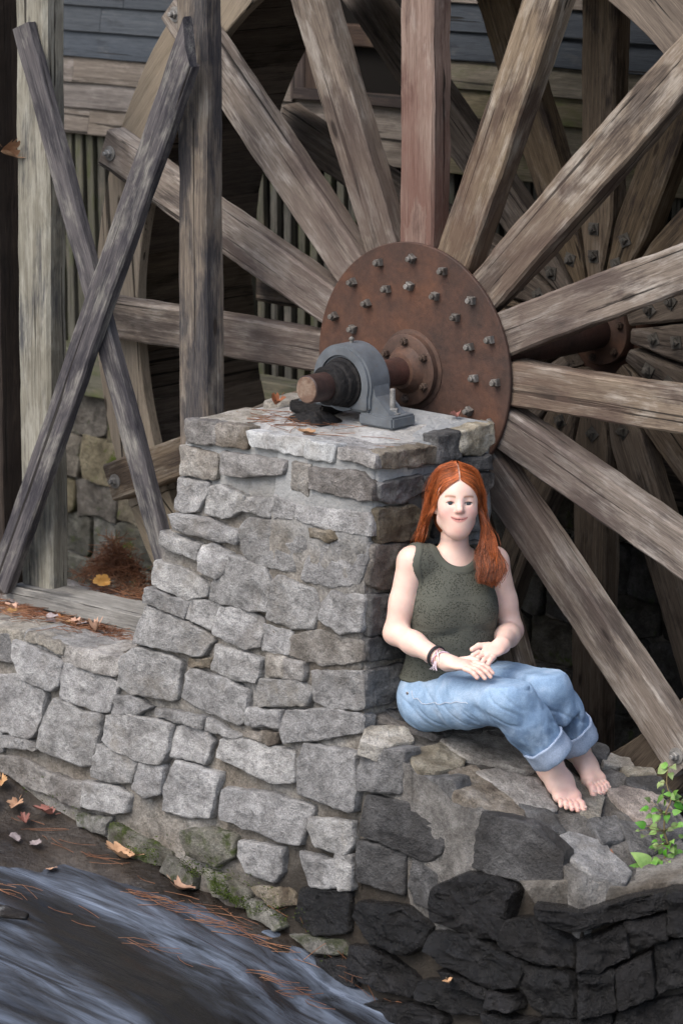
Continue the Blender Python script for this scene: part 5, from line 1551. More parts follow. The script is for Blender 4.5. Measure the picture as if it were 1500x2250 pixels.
sep = s.new('ShaderNodeSeparateColor'); s.l(at.outputs[0], sep.inputs[0])
v = s.coords((1, 1, 1.25))
vo = s.new('ShaderNodeTexVoronoi'); vo.inputs['Scale'].default_value = 150; vo.inputs['Randomness'].default_value = .75; s.l(v, vo.inputs['Vector'])
holes = s.ramp(vo.outputs['Distance'], [(.26, 1.0), (.42, 0.0)])
holes = s.math('MULTIPLY', holes, s.math('SUBTRACT', 1.0, s.math('MAXIMUM', sep.outputs[0], sep.outputs[1]), True))
var = s.noise(v, 26, 3, .6)
holes = s.math('MULTIPLY', holes, s.ramp(var, [(.36, .25), (.5, 1.0)]))
fine = s.noise(v, 500, 2, .5)
col = s.ramp(fine, [(.3, (.078, .081, .066)), (.7, (.112, .117, .098))])
col = s.mix(s.math('MULTIPLY', sep.outputs[0], .8), col, (.098, .103, .085))
col = s.mix(s.math('MULTIPLY', holes, .72), col, (.02, .021, .016))
M_TOP = s.done(col, .9, s.bump(s.math('SUBTRACT', fine, s.math('MULTIPLY', holes, 1.6)), .55, .003), .15)
nr_ = np.zeros_like(Vt); fn_ = np.cross(Vt[F[:, 2]] - Vt[F[:, 0]], Vt[F[:, 3]] - Vt[F[:, 1]])
for j in range(4): np.add.at(nr_, F[:, j], fn_)
nr_ /= np.linalg.norm(nr_, axis=1)[:, None] + 1e-12
Vt = Vt + nr_ * (.0026 * bandm - .0012 * np.clip(rows, 0, 1))[:, None]
top = mesh_np('tank_top', Vt, F, M_TOP, person, tcol)

# ---------------- jeans
je = [('+', EL(TT(0, -.015, 1.115, V3(.525, -.42, 0)), (.140, .118, .090), TAX), .04), ('+', EL(PELV + V3(.012, -.012, -.018), (.100, .132, .092)), .05)]
for J, r in ((JR, .0), (JL, .0)):
    h_, k_, c_ = J['hip'], J['knee'], J['cuff']
    dirk = unit(c_ - k_)
    je += [('+', RC(h_ + V3(.01, 0, -.012), h_ * .5 + k_ * .5, .090, .086), .04), ('+', RC(h_ * .5 + k_ * .5, k_, .088, .073), .03),
           ('+', RC(k_, k_ * .5 + c_ * .5, .072, .070), .025), ('+', RC(k_ * .5 + c_ * .5, c_ + dirk * .012, .070, .063), .02)]
cr = []
def crease(a, b, r0=.007, r1=.003, k=.022): cr.append(('-', RC(a, b, r0, r1), k))
for J, sgn in ((JR, -1), (JL, 1)):
    h_, k_, c_ = J['hip'], J['knee'], J['cuff']
    side = V3(0, sgn, 0)
    m = h_ * .45 + k_ * .55
    crease(k_ + V3(-.075, sgn * .07, -.035), k_ + V3(-.01, sgn * .085, -.06), .006, .004, .03)
    crease(h_ + V3(.05, sgn * .05, .085), h_ + V3(.16, sgn * .02, .085), .005, .004, .03)
Vx = Vox((.34, -.70, .93), (1.06, -.16, 1.31), .0042).run(je + cr)
for J in (JR, JL):
    d = unit(J['cuff'] - J['knee']); Vx.sub(type('D', (), {'lo': J['cuff'] + d * .03 - .11, 'hi': J['cuff'] + d * .03 + .11, '__call__': (lambda s_, X, Y, Z, o=J['cuff'] + d * .022, n=-d: np.maximum((X - o[0]) * n[0] + (Y - o[1]) * n[1] + (Z - o[2]) * n[2], -9))})(), .003)
wn_o = PELV + V3(0, 0, .088)
Vx.sub(HS(wn_o, unit(V3(0, 0, -1) + tf * .08)), .003)
Vt, F = Vx.mesh(); Vt = relax(Vt, F, 3, .5)
# cloth folds: ridged, stretched noise pushed along the normals
nrm = np.zeros_like(Vt)
fn = np.cross(Vt[F[:, 2]] - Vt[F[:, 0]], Vt[F[:, 3]] - Vt[F[:, 1]])
for j in range(4): np.add.at(nrm, F[:, j], fn)
nrm /= np.linalg.norm(nrm, axis=1)[:, None] + 1e-12
for i in range(len(Vt)):
    p = Vt[i]
    lower = min(1, max(0, (p[0] - .78) / .08)) * min(1, max(0, (1.16 - p[2]) / .06))
    a1 = 1 - abs(noise.noise(Vector((p[0] * 20 + p[2] * 10, p[1] * 9, p[2] * 5 + 3.3)))) * 2.2      # folds across the thigh
    a2 = 1 - abs(noise.noise(Vector((p[0] * 17, p[1] * 17, p[2] * 6 + p[0] * 8)))) * 2.2            # folds running down the shin
    a3 = noise.noise(Vector((p[0] * 45, p[1] * 45, p[2] * 40)))
    Vt[i] = p + nrm[i] * (.0032 * ((1 - lower) * a1 + lower * 1.5 * a2) + .0012 * a3 - .0065 * (max(0, 1 - abs(noise.noise(Vector((p[0] * 13 + p[2] * 16 + 2, p[1] * 5, p[2] * 9)))) * 7) ** 1.5) * (.5 + .5 * noise.noise(Vector((p[0] * 6, p[1] * 6, p[2] * 6)))))
Vt = relax(Vt, F, 1, .4)
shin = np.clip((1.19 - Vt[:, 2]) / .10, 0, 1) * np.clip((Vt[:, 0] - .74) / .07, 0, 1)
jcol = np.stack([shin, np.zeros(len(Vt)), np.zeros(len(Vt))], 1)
s = NT('light_denim')
at = s.new('ShaderNodeVertexColor'); at.layer_name = 'tint'
sep = s.new('ShaderNodeSeparateColor'); s.l(at.outputs[0], sep.inputs[0])
v = s.coords(); n1 = s.noise(v, 14, 4, .6); n2 = s.noise(v, 300, 3, .65); n3 = s.noise(v, 32, 5, .65, .5)
col = s.ramp(n1, [(.33, (.20, .31, .46)), (.5, (.27, .395, .555)), (.67, (.36, .48, .63))])
col = s.mix(1.0, col, s.ramp(n2, [(.3, .82), (.7, 1.14)]), 'MULTIPLY')
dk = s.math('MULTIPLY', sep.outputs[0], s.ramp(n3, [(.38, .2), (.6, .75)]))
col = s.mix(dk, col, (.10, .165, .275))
M_JEAN = s.done(col, .85, s.bump(s.math('ADD', n2, s.math('MULTIPLY', n3, 1.2)), .4, .004), .2)
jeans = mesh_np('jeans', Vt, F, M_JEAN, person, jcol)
# rolled cuffs
s = NT('denim_inside'); v = s.coords(); n2 = s.noise(v, 260, 3, .65); n1 = s.noise(v, 20, 4, .6)
M_CUFF = s.done(s.mix(1.0, s.ramp(n1, [(.35, (.26, .34, .47)), (.65, (.38, .46, .59))]), s.ramp(n2, [(.3, .8), (.7, 1.15)]), 'MULTIPLY'), .88, s.bump(n2, .35, .003), .2)
for J, sd in ((JR, 3.0), (JL, 8.0)):
    d = unit(J['cuff'] - J['knee']); a = unit(np.cross(d, V3(0, 1, .2))); b = np.cross(d, a)
    c0 = J['cuff'] + d * .014
    prof = [(.0605, .034), (.0665, .034), (.0690, .030), (.0705, .014), (.0715, -.004), (.0720, -.022), (.0735, -.026), (.0730, -.031), (.0685, -.032), (.062, -.026), (.0605, -.006), (.0600, .014)]
    verts, faces = [], []
    n = 56
    for k in range(n):
        t = 2 * math.pi * k / n
        for r, h in prof:
            w = 1 + .07 * noise.noise(Vector((math.cos(t) * 1.6 + sd, math.sin(t) * 1.6, h * 18))) + .03 * noise.noise(Vector((math.cos(t) * 5 + sd, math.sin(t) * 5, h * 30)))
            hh = h + .008 * noise.noise(Vector((math.cos(t) * 1.4, math.sin(t) * 1.4, sd)))
            verts.append(c0 + d * hh + (a * math.cos(t) + b * math.sin(t)) * (r * w))
    m = len(prof)
    for k in range(n):
        for j in range(m):
            faces.append((k * m + j, k * m + (j + 1) % m, ((k + 1) % n) * m + (j + 1) % m, ((k + 1) % n) * m + j))
    fix_normals(mesh_obj('cuff', verts, faces, M_CUFF, jeans, True))

# ---------------- hair: a scalp volume plus long locks
s = NT('copper_hair')
hi_ = s.new('ShaderNodeVertexColor'); hi_.layer_name = 'tint'
v = s.coords(); n1 = s.noise(v, 90, 3, .6)
col = s.mix(1.0, hi_.outputs[0], s.ramp(n1, [(.3, .7), (.7, 1.25)]), 'MULTIPLY')
M_HAIR = s.done(col, .38, None, .5)
s.bsdf.inputs['Anisotropic'].default_value = .5
Vx = Vox(HEADC - V3(.16, .16, .17), HEADC + V3(.16, .16, .15), .003)
hair_ops = [('+', HE(0, -.022, .034, .0790, .0975, .0815), .01), ('+', HE(0, -.05, -.03, .074, .062, .09), .03)]
Vx.run(hair_ops)
Vx.sub(HE(0, .085, -.024, .0590, .085, .086), .006)
Vx.sub(RC(H(0, .09, -.06), H(0, .03, -.16), .055, .05), .006)
Vt, F = Vx.mesh(); Vt = relax(Vt, F, 2, .5)
hv, hfc, hcol = [], [], []
base_col = V3(.30, .078, .021)
k0 = len(Vt)
hv = [tuple(p) for p in Vt]; hfc = [tuple(f) for f in F]; _hx = np.stack([(Vt - HEADC) @ hl, (Vt - HEADC) @ hf, (Vt - HEADC) @ hu], 1)
pm_ = (np.abs(_hx[:, 0]) < .0028) & (_hx[:, 2] > .05) & (_hx[:, 1] > -.03)
hcol = [tuple(V3(.62, .42, .34)) if q_ else tuple(base_col * .75) for q_ in pm_]
def bez(P, n):
    P = [np.array(p) for p in P]
    out = []
    m = len(P)
    for i in range(n):
        t = i / (n - 1) * (m - 1); j = min(int(t), m - 2); u_ = t - j
        p0, p1, p2, p3 = P[max(j - 1, 0)], P[j], P[j + 1], P[min(j + 2, m - 1)]
        out.append(.5 * ((2 * p1) + (-p0 + p2) * u_ + (2 * p0 - 5 * p1 + 4 * p2 - p3) * u_ ** 2 + (-p0 + 3 * p1 - 3 * p2 + p3) * u_ ** 3))
    return out
RH = random.Random(11)
for side in (-1, 1):
    for q in range(720):
        t = RH.random() ** 1.15          # 0 front .. 1 back of the head
        lay = RH.random()
        g = 1.0 + .05 * lay
        yp = .070 - .145 * t
        zt = .036 + .0865 * math.sqrt(max(0, 1 - ((yp + .022) / .1) ** 2))
        x1 = .054 + .006 * lay; y1 = yp - .004 - .02 * (1 - t)
        z1 = .036 + .0865 * math.sqrt(max(.02, 1 - (x1 / .083) ** 2 - ((y1 + .022) / .103) ** 2 * .8))
        P = [(side * .0028, yp, zt + .0005), (side * .026 * g, yp - .002, zt - .004 - .012 * (1 - t)), (side * x1 * g, y1, min(z1, zt - .012)),
             (side * .0765 * g, y1 - .012, .038 - .004 * t), (side * .0815 * g, y1 - .028 - .006 * t, -.005)]
        fr = max(0.0, 1 - t * 2.2)          # the front locks sweep down from the parting past the temples
        FRONT = [(side * .0028, .071, .074), (side * .020, .069, .060), (side * .046, .056, .034), (side * .0625, .036, .004), (side * .073, .012, -.022)]
        P = [tuple(P[i][j] * (1 - fr) + FRONT[i][j] * fr for j in range(3)) for i in range(5)]
        sp = RH.uniform(-1, 1)
        if side == 1:      # falls in front of her left shoulder with a wave
            P += [(.086 + .008 * lay, .020 - .055 * t + .01 * lay, -.052), (.095 + .012 * lay + .010 * sp, .022 - .035 * t + .012 * lay, -.105), (.104 + .036 * sp, .040 - .012 * t + .015 * lay, -.158),
                  (.118 + .044 * sp, .058 + .012 * lay, -.200), (.116 + .040 * sp, .066 + .012 * lay, -.232 - .012 * lay), (.126 + .022 * sp, .066, -.262 + .025 * abs(sp))]
        else:              # tucked behind her right shoulder
            P += [(-.084 - .008 * lay, .004 - .06 * t, -.045), (-.094 - .012 * lay, -.022 - .05 * t, -.085), (-.102 - .010 * lay + .008 * sp, -.050 - .04 * t, -.120), (-.106 - .012 * lay + .012 * sp, -.075 - .04 * t, -.150 - .02 * RH.random())]
        n = 26
        pts = bez(P, n)
        off_ = .0035 + .007 * lay
        for i in range(len(pts)):
            if i > 15: break
            p = pts[i]
            for (c_, r_) in (((0, -.022, .032), (.071, .088, .074)), ((0, .020, -.012), (.0605, .066, .078)), ((0, .014, .030), (.059, .066, .052))):
                dv = p - np.array(c_); k_ = math.sqrt(((dv / (np.array(r_) + off_)) ** 2).sum())
                if k_ < 1: p = np.array(c_) + dv / max(k_, .3)
            pts[i] = p
        ph = RH.uniform(0, 6.28); am = RH.uniform(.0008, .0040)
        cutL = RH.uniform(.74, 1.0)
        pts = bez(pts[:max(6, int(n * cutL))], n)
        W = []
        for i, p in enumerate(pts):
            u_ = i / (n - 1)
            w = am * u_ * 2
            wave = .013 * max(0, u_ - .5) * 2 if side == 1 else .005 * max(0, u_ - .6) * 2
            W.append(H(p[0] + w * math.sin(u_ * 11 + ph) + wave * math.sin(u_ * 17 + 1.0), p[1] + w * math.cos(u_ * 9 + ph), p[2]))
        r = RH.uniform(.0006, .0015)
        rad = [r * (.55 + .45 * min(1, i / 5)) * (1 - .75 * max(0, i / (n - 1) - .75) / .25) for i in range(n)]
        vv, ff = tube(W, rad, 4, False)
        k0 = len(hv)
        sh_ = RH.uniform(.45, 1.7); wm = RH.uniform(-.1, .25)
        hv += [tuple(p) for p in vv]; hfc += [tuple(a + k0 for a in f) for f in ff]
        c_ = base_col * sh_ + V3(.06, .03, .012) * wm
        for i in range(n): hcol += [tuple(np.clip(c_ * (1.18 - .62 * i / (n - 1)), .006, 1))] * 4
# loose flyaway strands
for q in range(170):
    side = RH.choice((-1, 1)); t = RH.random()
    a0 = RH.uniform(-.2, .9)
    P = [(side * .01, .05 - .12 * t, .115), (side * .06, .03 - .1 * t, .095), (side * (.086 + .008 * RH.random()), .01 - .08 * t, .03), (side * (.092 + .016 * RH.random()), .0 - .06 * t, -.05),
         (side * (.10 + .03 * RH.random()), (.03 if side > 0 else -.04) + .02 * RH.gauss(0, 1), -.12), (side * (.115 + .03 * RH.random()), (.055 if side > 0 else -.07), -.17 if side < 0 else -.23 - .03 * RH.random())]
    pts = bez([V3(*p_) + V3(RH.gauss(0, .004), RH.gauss(0, .004), RH.gauss(0, .003)) for p_ in P], 22)
    vv, ff = tube([H(*p_) for p_ in pts], .0005, 3, False)
    k0 = len(hv); hv += [tuple(p_) for p_ in vv]; hfc += [tuple(a + k0 for a in f) for f in ff]
    hcol += [tuple(base_col * RH.uniform(.8, 1.8))] * len(vv)
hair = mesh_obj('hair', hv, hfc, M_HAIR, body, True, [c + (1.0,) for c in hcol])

# ---------------- bracelets on her right wrist
def ring_on(name, t, r, rr, mat, sq=1.0, tilt=0.0):
    c = RELB * (1 - t) + RWR * t; d = unit(RWR - RELB + V3(0, tilt, tilt)); a = unit(np.cross(d, up)); b = np.cross(d, a)
    verts, faces = [], []
    n, m = 40, 8
    for k in range(n):
        A = 2 * math.pi * k / n
        e = a * math.cos(A) + b * math.sin(A)
        for j in range(m):
            B_ = 2 * math.pi * j / m
            verts.append(c + e * (r + rr * math.cos(B_)) + d * (rr * sq * math.sin(B_)))
    for k in range(n):
        for j in range(m): faces.append((k * m + j, ((k + 1) % n) * m + j, ((k + 1) % n) * m + (j + 1) % m, k * m + (j + 1) % m))
    return fix_normals(mesh_obj(name, verts, faces, mat, person, True))
M_BAND = NT('black_elastic').done((.02, .021, .024), .6)
ring_on('black_wristband', .80, .0315, .0028, M_BAND, 2.2)
for i, (t, c, tt) in enumerate(((.868, (.62, .36, .36), .06), (.90, (.66, .50, .62), -.10), (.93, (.55, .60, .50), .12), (.915, (.68, .55, .60), .2))):
    ring_on('string_bracelet', t, .0285 + .001 * i, .0016, NT('string_%d' % i).done(c, .8), 1.2, tt)
A = Acc()
for k in range(7):
    b = RELB * .09 + RWR * .91 + V3(.006 * RH.uniform(-1, 1), -.027, .0)
    A.add(tube([b, b + V3(RH.uniform(-.01, .01), -.006, -.012), b + V3(RH.uniform(-.015, .015), -.008, -.026)], .0009, 4))
A.obj('bracelet_tassel', NT('string_pale').done((.70, .60, .66), .8), person)
# seam, pocket line and rivet on the jeans
M_THREAD = NT('pale_thread').done((.50, .55, .62), .85)
M_RIVET = NT('rivet').done((.55, .45, .38), .3, None, .5, .8)

# ================================================================== fallen leaves, pine needles, moss and the plant
RL = random.Random(23)
def leaf_mat(name, a, b):
    s = NT(name); v = s.coords(rnd=3.0); n = s.noise(v, 60, 4, .6)
    col = s.rand_shift(s.ramp(n, [(.3, a), (.7, b)]), .25, .02, .2)
    m = s.done(col, .6, s.bump(n, .4, .004), .3)
    return m
M_LEAF = {'tan': leaf_mat('tan_dry_leaf', (.30, .17, .085), (.46, .29, .16)), 'red': leaf_mat('russet_dry_leaf', (.17, .065, .035), (.28, .11, .06)), 'grey': leaf_mat('grey_dry_leaf', (.16, .13, .13), (.30, .26, .26)), 'gold': leaf_mat('golden_leaf', (.34, .17, .05), (.46, .27, .10))}
def lobed(size, lobes, curl, seed):
    r = random.Random(seed)
    n = 30
    out = []
    for k in range(n):
        t = k / n * 2 * math.pi
        w = .62 + .38 * abs(math.cos(t * lobes / 2)) ** .8 if lobes else 1.0
        rad = w * (1 + .18 * r.uniform(-1, 1))
        x = size * .5 * rad * math.cos(t); y = size * .36 * rad * math.sin(t)
        out.append((x, y))
    verts = []
    ph = r.uniform(0, 6)
    def z(x, y): return curl * (abs(y) * 1.1 + (x * x) / size * .9) + .09 * size * math.sin(x / size * 5 + ph) * math.cos(y / size * 6)
    for s_ in (1.0, .66, .33):
        for x, y in out: verts.append((x * s_, y * s_, z(x * s_, y * s_)))
    verts.append((0, 0, z(0, 0)))
    faces = []
    for q in range(2):
        for k in range(n): faces.append((q * n + k, q * n + (k + 1) % n, (q + 1) * n + (k + 1) % n, (q + 1) * n + k))
    for k in range(n): faces.append((2 * n + k, 2 * n + (k + 1) % n, 3 * n))
    st = tube([(-size * .5, 0, z(-size * .5, 0)), (-size * .72, .01 * size, z(-size * .5, 0) + .1 * size)], size * .014, 4)
    k0 = len(verts); verts += [tuple(p) for p in st[0]]; faces += [tuple(i + k0 for i in f) for f in st[1]]
    return verts, faces
def dry_leaf(loc, size, kind, label, group=None, lobes=5, curl=.6, rot=None):
    v, f = lobed(size, lobes, curl, RL.random())
    o = mesh_obj('dry_leaf', v, f, M_LEAF[kind], None, True)
    o.location = loc
    o.rotation_euler = rot if rot else (RL.uniform(-.35, .35), RL.uniform(-.35, .35), RL.uniform(0, 6.28))
    return tag(o, label, 'leaf', group)
LG = 'dry leaves strewn along the ledge'
for x, y, s_, k in ((-1.42, -.50, .05, 'tan'), (-1.33, -.44, .045, 'red'), (-1.22, -.49, .055, 'grey'), (-1.16, -.44, .05, 'tan'), (-1.12, -.51, .04, 'tan'), (-1.09, -.46, .05, 'grey'), (-1.26, -.42, .04, 'red'), (-1.03, -.42, .035, 'red'), (-1.55, -.47, .06, 'red'), (-1.5, -.42, .05, 'grey'), (-1.18, -.53, .045, 'grey'), (-1.37, -.54, .04, 'tan')):
    dry_leaf((x, y, ledge_z(x, y) + .014 + .01 * RL.random()), s_, k, 'small curled dry leaf among the pine needles on the ledge', LG, RL.choice([0, 3, 5]), RL.uniform(.3, .9))
dry_leaf((-.99, -.5, ledge_z(-.99, -.5) + .03), .075, 'tan', 'crumpled tan leaf lying below the middle of the grey sill', None, 5, 1.3)
dry_leaf((-1.36, -.12, 1.075), .06, 'gold', 'golden yellow leaf lying behind the grey sill beam', None, 0, .5, (1.1, .1, .8))
dry_leaf((-1.59, -.33, 2.60), .085, 'tan', 'crumpled tan leaf caught high on the weathered post at left', None, 3, 2.4, (1.2, .5, 1.4))
dry_leaf((.02, -.52, cap_z(.02, -.52) + .012), .06, 'tan', 'flat tan leaf on the pier top in front of the bearing', None, 0, .25, (.05, .05, .6))
dry_leaf((-.32, -.30, cap_z(-.32, -.30) + .02), .07, 'red', 'russet leaf on the pier top left of the shaft end', None, 3, .8)
dry_leaf((.30, -.13, cap_z(.30, -.13) + .025), .05, 'red', 'russet leaf tucked behind the bearing foot', None, 3, .9)
def bed_leaf(x, y, s_, k, lab, group=None, **kw): dry_leaf((x, y, bed_z(x, y) + .018), s_, k, lab, group, **kw)
BG = 'dry leaves at the left foot of the wall'
for x, y, s_, k in ((-1.17, -.78, .075, 'tan'), (-1.08, -.80, .08, 'tan'), (-1.0, -.83, .06, 'red'), (-1.13, -.86, .07, 'red'), (-.97, -.77, .085, 'red'), (-1.22, -.88, .06, 'tan')):
    bed_leaf(x, y, s_, k, 'dry leaf in the drift at the left foot of the wall', BG, curl=.8)
bed_leaf(-.60, -.77, .125, 'tan', 'large lobed tan leaf against the wall foot', None, lobes=6, curl=.5)
bed_leaf(-.30, -.78, .10, 'tan', 'pale lobed leaf lying beside the mossy stones', None, lobes=5, curl=.6)
bed_leaf(-.74, -.95, .055, 'tan', 'pale oval leaf stuck on the wet rock by the water', None, lobes=0, curl=.2)
WG = 'grey leaves on the wet rock'
for x, y in ((-.95, -.92), (-.88, -.89), (-1.05, -.97)): bed_leaf(x, y, .05, 'grey', 'grey leaf plastered on the wet rock near the wall', WG, lobes=0, curl=.2)
dry_leaf((.86, -.80, .335), .05, 'tan', 'pale leaf resting on the wet black stones', None, 3, .6)
dry_leaf((1.33, -.62, .645), .05, 'gold', 'small orange leaf under the green plant', None, 0, .5)

ORD = ['leftmost', 'second', 'third', 'fourth', 'fifth', 'sixth', 'seventh', 'eighth', 'ninth', 'tenth', 'eleventh', 'rightmost']
KIND = {'tan_dry_leaf': 'tan', 'russet_dry_leaf': 'russet', 'grey_dry_leaf': 'grey', 'golden_leaf': 'golden'}
def number_leaves(group, where):
    L = [o for o in bpy.data.objects if o.get('group') == group]
    L.sort(key=lambda o: o.location.x * .737 + o.location.y * .676)
    for i, o in enumerate(L):
        pos = 'leftmost there' if i == 0 else ('rightmost there' if i == len(L) - 1 else ORD[i] + ' from the left there')
        o['label'] = '%s dry leaf %s, %s' % (KIND[o.data.materials[0].name], where, pos)
number_leaves(LG, 'in the needles on the ledge')
number_leaves(BG, 'in the drift at the wall foot')
number_leaves(WG, 'flat on the wet rock')

def needle_mat():
    s = NT('pine_needle'); v = s.coords(); n = s.noise(v, 9, 3, .6)
    return s.done(s.ramp(n, [(.3, (.10, .042, .022)), (.5, (.20, .088, .045)), (.7, (.33, .17, .09))]), .6, None, .3)
M_NEEDLE = needle_mat()
def needles(name, pts, label):
    A = Acc()
    for (p, a, pitch, L) in pts:
        d = Vector((math.cos(a) * math.cos(pitch), math.sin(a) * math.cos(pitch), math.sin(pitch)))
        b = Vector((-d.y, d.x, RL.uniform(-.3, .3))) * RL.uniform(-.12, .12) * L
        p = Vector(p)
        A.add(tube([p - d * L / 2, p - d * L * .17 + b, p + d * L * .17 + b, p + d * L / 2], RL.uniform(.0008, .0013), 3, False))
    o = A.obj(name, M_NEEDLE, None, True)
    o['kind'] = 'stuff'; o['label'] = label
    return o
P = []
for _ in range(520):
    x = RL.uniform(-1.75, -.82); y = -.40 - abs(RL.gauss(0, .055))
    P.append(((x, y, ledge_z(x, y) + .006 + RL.random() * .018), RL.gauss(.0, .5) + (.2 if RL.random() < .8 else 1.5), RL.uniform(-.12, .12), RL.uniform(.07, .15)))
for _ in range(130):
    x = RL.uniform(-1.75, -1.0); y = RL.uniform(-.6, -.42)
    P.append(((x, y, ledge_z(x, y) + .02), RL.gauss(.2, .6), RL.uniform(-.1, .1), RL.uniform(.07, .14)))
needles('needle_litter', P, 'brown pine needles littering the ledge along the sill')
P = []
for _ in range(700):
    u_, w_ = RL.gauss(0, .075), RL.gauss(0, .06)
    hgt = .18 * math.exp(-(u_ / .11) ** 2 - (w_ / .1) ** 2)
    P.append(((-1.53 + u_ * .95 - .0, .11 + w_ * .6, 1.0 + hgt * RL.uniform(.2, 1)), RL.uniform(0, 6.28), RL.gauss(0, .55), RL.uniform(.06, .14)))
for _ in range(160):
    x = RL.uniform(-1.45, -1.1); P.append(((x, -.06 + RL.uniform(-.05, .05), 1.02 + RL.random() * .03), RL.uniform(0, 6.28), RL.gauss(0, .2), RL.uniform(.05, .12)))
needles('needle_pile', P, 'reddish heap of pine needles behind the post')
P = []
def strand(x0, y0, x1, y1, n, sp, f):
    for _ in range(n):
        t = RL.random(); x = x0 + (x1 - x0) * t + RL.gauss(0, .03); y = y0 + (y1 - y0) * t + RL.gauss(0, sp)
        P.append(((x, y, f(x, y) + .006 + .006 * RL.random()), math.atan2(y1 - y0, x1 - x0) + RL.gauss(0, .28), RL.uniform(-.05, .05), RL.uniform(.07, .16)))
top_ = lambda x, y: max(bed_z(x, y), water_z(x, y))
strand(-1.15, -.83, -.55, -.80, 14, .02, top_); strand(-.40, -.80, .0, -.78, 12, .012, top_); strand(-.42, -.9, -.12, -.86, 22, .014, top_); strand(-.15, -.86, .26, -.80, 24, .010, top_)
strand(-.75, -1.15, -.4, -1.13, 7, .02, top_); strand(-.35, -1.2, .2, -1.08, 9, .008, top_); strand(.2, -1.0, .45, -.93, 16, .012, top_); strand(-1.0, -1.2, -.6, -1.2, 6, .02, top_)
for _ in range(16):
    x = RL.uniform(.1, .6); P.append(((x, -.76 + RL.uniform(-.02, .02), bed_z(x, -.76) + RL.uniform(.03, .1)), RL.uniform(0, 6.28), RL.uniform(-1.2, 1.2), RL.uniform(.06, .12)))
needles('stranded_needles', P, 'pine needles stranded in lines along the water edge')
P = []
for _ in range(45):
    x = RL.gauss(-.12, .16); y = RL.gauss(-.45, .05)
    P.append(((x, y, cap_z(x, y) + .006), RL.gauss(.3, .6), RL.uniform(-.08, .08), RL.uniform(.07, .15)))
needles('cap_needles', P, 'few pine needles on the pier top')

# moss along the foot of the wall
s = NT('moss_green'); v = s.coords(); n = s.noise(v, 25, 4, .6)
M_MOSS = s.done(s.ramp(n, [(.3, (.02, .03, .006)), (.55, (.055, .085, .012)), (.75, (.12, .18, .02))]), .9, None, .2)
A = Acc()
oA, uA, vA, nA = PLANES['A']
for _ in range(2600):
    x = RL.gauss(-.16, .2) if RL.random() < .7 else RL.uniform(-1.1, .1)
    zb = bed_base(x) + abs(RL.gauss(0, .045)) + .005
    if x < -.6 and RL.random() < .7: continue
    if noise.noise(Vector((x * 9, zb * 12, 3))) < -.05: continue
    p = oA + uA * x + vA * ((zb - oA.z) / vA.z) + nA * (.012 + RL.random() * .016)
    d = Vector((RL.uniform(-1, 1), RL.uniform(-1.2, 0), RL.uniform(-.2, 1))).normalized() * RL.uniform(.005, .013)
    e = Vector((RL.uniform(-1, 1), RL.uniform(-1, 1), RL.uniform(-1, 1))).cross(d).normalized() * .0022
    A.add(([p - e, p + e, p + d], [(0, 1, 2)]))
mo = A.obj('moss', M_MOSS); mo['kind'] = 'stuff'; mo['label'] = 'green moss tufts along the foot of the wall'

# leafy plant growing from the joint at the right
s = NT('plant_leaf'); v = s.coords(rnd=4.0); n = s.noise(v, 40, 3, .6)
col = s.rand_shift(s.ramp(n, [(.3, (.10, .20, .045)), (.7, (.19, .31, .085))]), .3, .035, .25)
M_PLANT = s.done(col, .5, None, .35)
s.bsdf.inputs['Transmission Weight'].default_value = 0.0
s.bsdf.inputs['Subsurface Weight'].default_value = .15
s.bsdf.inputs['Subsurface Radius'].default_value = (.004, .006, .002)
M_STEM = NT('plant_stem').done((.17, .13, .06), .7)
plant = thing('leafy_plant', 'bright green leafy sprig growing from the buttress at right', 'plant', loc=PLANT_STEM[7])
base = Vector(PLANT_STEM[7])
def heart(size, seed):
    r = random.Random(seed); v, f = [], []
    n = 7
    for i in range(n + 1):
        t = i / n
        w = size * .40 * (math.sin(math.pi * min(1, t * .92 + .08) ** .62)) * (1 - .12 * r.random())
        x = size * (t - .1)
        z = -size * .22 * (t - .35) ** 2 * 2
        v += [(x, -w, z + w * .22), (x, -w * .5, z + w * .06), (x, 0, z), (x, w * .5, z + w * .06), (x, w, z + w * .22)]
    for i in range(n):
        for j in range(4): f.append((i * 5 + j, i * 5 + j + 1, i * 5 + j + 6, i * 5 + j + 5))
    return v, f
stem_pts = [Vector(p) for p in PLANT_STEM]
mesh_obj('stem', *tube([p - base for p in bez(PLANT_STEM, 40)] if False else [Vector(p) - base for p in bez(PLANT_STEM, 40)], [.0012 + .0016 * math.sin(math.pi * min(1, i / 30)) for i in range(40)], 6), M_STEM, plant, True)
mesh_obj('twig', *tube([Vector(p) - base for p in bez(PLANT_TWIG, 8)], .0025, 6), NT('brown_twig').done((.22, .11, .07), .7), plant, True)
toc = (Vector(cam.location) - base).normalized()
_extra = [(x + RL.gauss(0, .03), y + RL.gauss(0, .03), z + RL.gauss(0, .03), s_ * RL.uniform(.6, .95)) for (x, y, z, s_) in PLANT_LEAVES[5:42]]
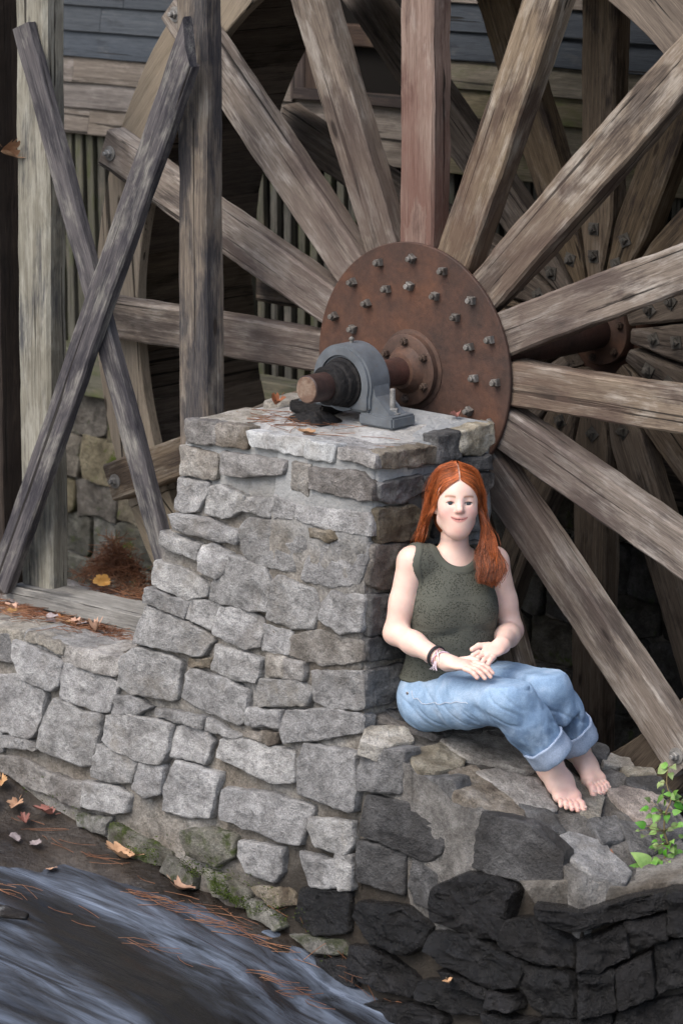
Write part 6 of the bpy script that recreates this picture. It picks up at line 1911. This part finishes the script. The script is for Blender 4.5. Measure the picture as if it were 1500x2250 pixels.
for i, (x, y, z, s_) in enumerate(PLANT_LEAVES + _extra):
    s_ *= 2.5
    v, f = heart(s_, i)
    o = mesh_obj('leaf', v, f, M_PLANT, plant, True)
    p = Vector((x, y, z))
    near = min(stem_pts, key=lambda q: (q - p).length)
    out = (p - near); out = out if out.length > .004 else Vector((RL.uniform(-1, 1), RL.uniform(-1, 1), -.5))
    xd = (out.normalized() + Vector((RL.uniform(-.4, .4), RL.uniform(-.4, .4), RL.uniform(-.7, .1)))).normalized()
    nrm = (Vector((RL.uniform(-.5, .5), -.6 + RL.uniform(-.4, .4), 1.0)) + toc * RL.uniform(.2, 1.0)).normalized()
    yd = nrm.cross(xd).normalized(); zd = xd.cross(yd)
    m = Matrix((xd, yd, zd)).transposed().to_4x4(); m.translation = p - base - xd * s_ * .4
    o.matrix_basis = m
    a_ = p - xd * s_ * .5
    if (a_ - near).length < .1:
        mesh_obj('leaf_stalk', *tube([a_ - base, (a_ + near) / 2 - base + Vector((0, 0, .004)), near - base], .0008, 4), M_STEM, plant, True)

# chunk of bark stranded in the stream
def chunk(L, r, seed):
    n, m = 14, 12
    v, f = [], []
    for i in range(n + 1):
        t = i / n; w = math.sin(math.pi * (.08 + .84 * t)) ** .5
        for k in range(m):
            a = 2 * math.pi * k / m
            q = 1 + .35 * noise.noise(Vector((t * 9 + seed, math.cos(a) * 2, math.sin(a) * 2)))
            v.append((L * (t - .5), r * w * q * math.cos(a), r * .6 * w * q * math.sin(a)))
    for i in range(n):
        for k in range(m): f.append((i * m + k, (i + 1) * m + k, (i + 1) * m + (k + 1) % m, i * m + (k + 1) % m))
    f.append(tuple(range(m))); f.append(tuple(reversed(range(n * m, n * m + m))))
    return v, f
bk = mesh_obj('bark_chunk', *chunk(.2, .03, 3), stone_mat('wet_bark', (.03, .025, .022), (.35, .36, .36), (.015, .012, .01), rough=.5), None, True)
bk.location = (-.58, -1.32, water_z(-.58, -1.32) + .012); bk.rotation_euler = (.1, .05, .35)
tag(bk, 'dark wet chunk of bark stranded in the stream at left', 'bark')

# pocket seam and rivet on the jeans
from mathutils.bvhtree import BVHTree
dg_me = jeans.data
bvh = BVHTree.FromPolygons([v.co.copy() for v in dg_me.vertices], [tuple(p.vertices) for p in dg_me.polygons])
def on_cloth(p, off=.0012):
    h = bvh.find_nearest(Vector(p)); return h[0] + h[1] * off
seam = [on_cloth(p) for p in bez([(.50, -.66, 1.175), (.53, -.66, 1.13), (.60, -.68, 1.125), (.70, -.69, 1.15), (.78, -.70, 1.165)], 46)]
mesh_obj('seam_thread', *tube(seam, .0011, 5), M_THREAD, jeans, True)
r_ = on_cloth((.485, -.66, 1.155), .002)
mesh_obj('rivet', [tuple(Vector(q) + r_) for q in lathe([(.0045, .001), (.0045, -.0015), (.002, -.003)], 10)[0]], lathe([(.0045, .001), (.0045, -.0015), (.002, -.003)], 10)[1], M_RIVET, jeans, True)
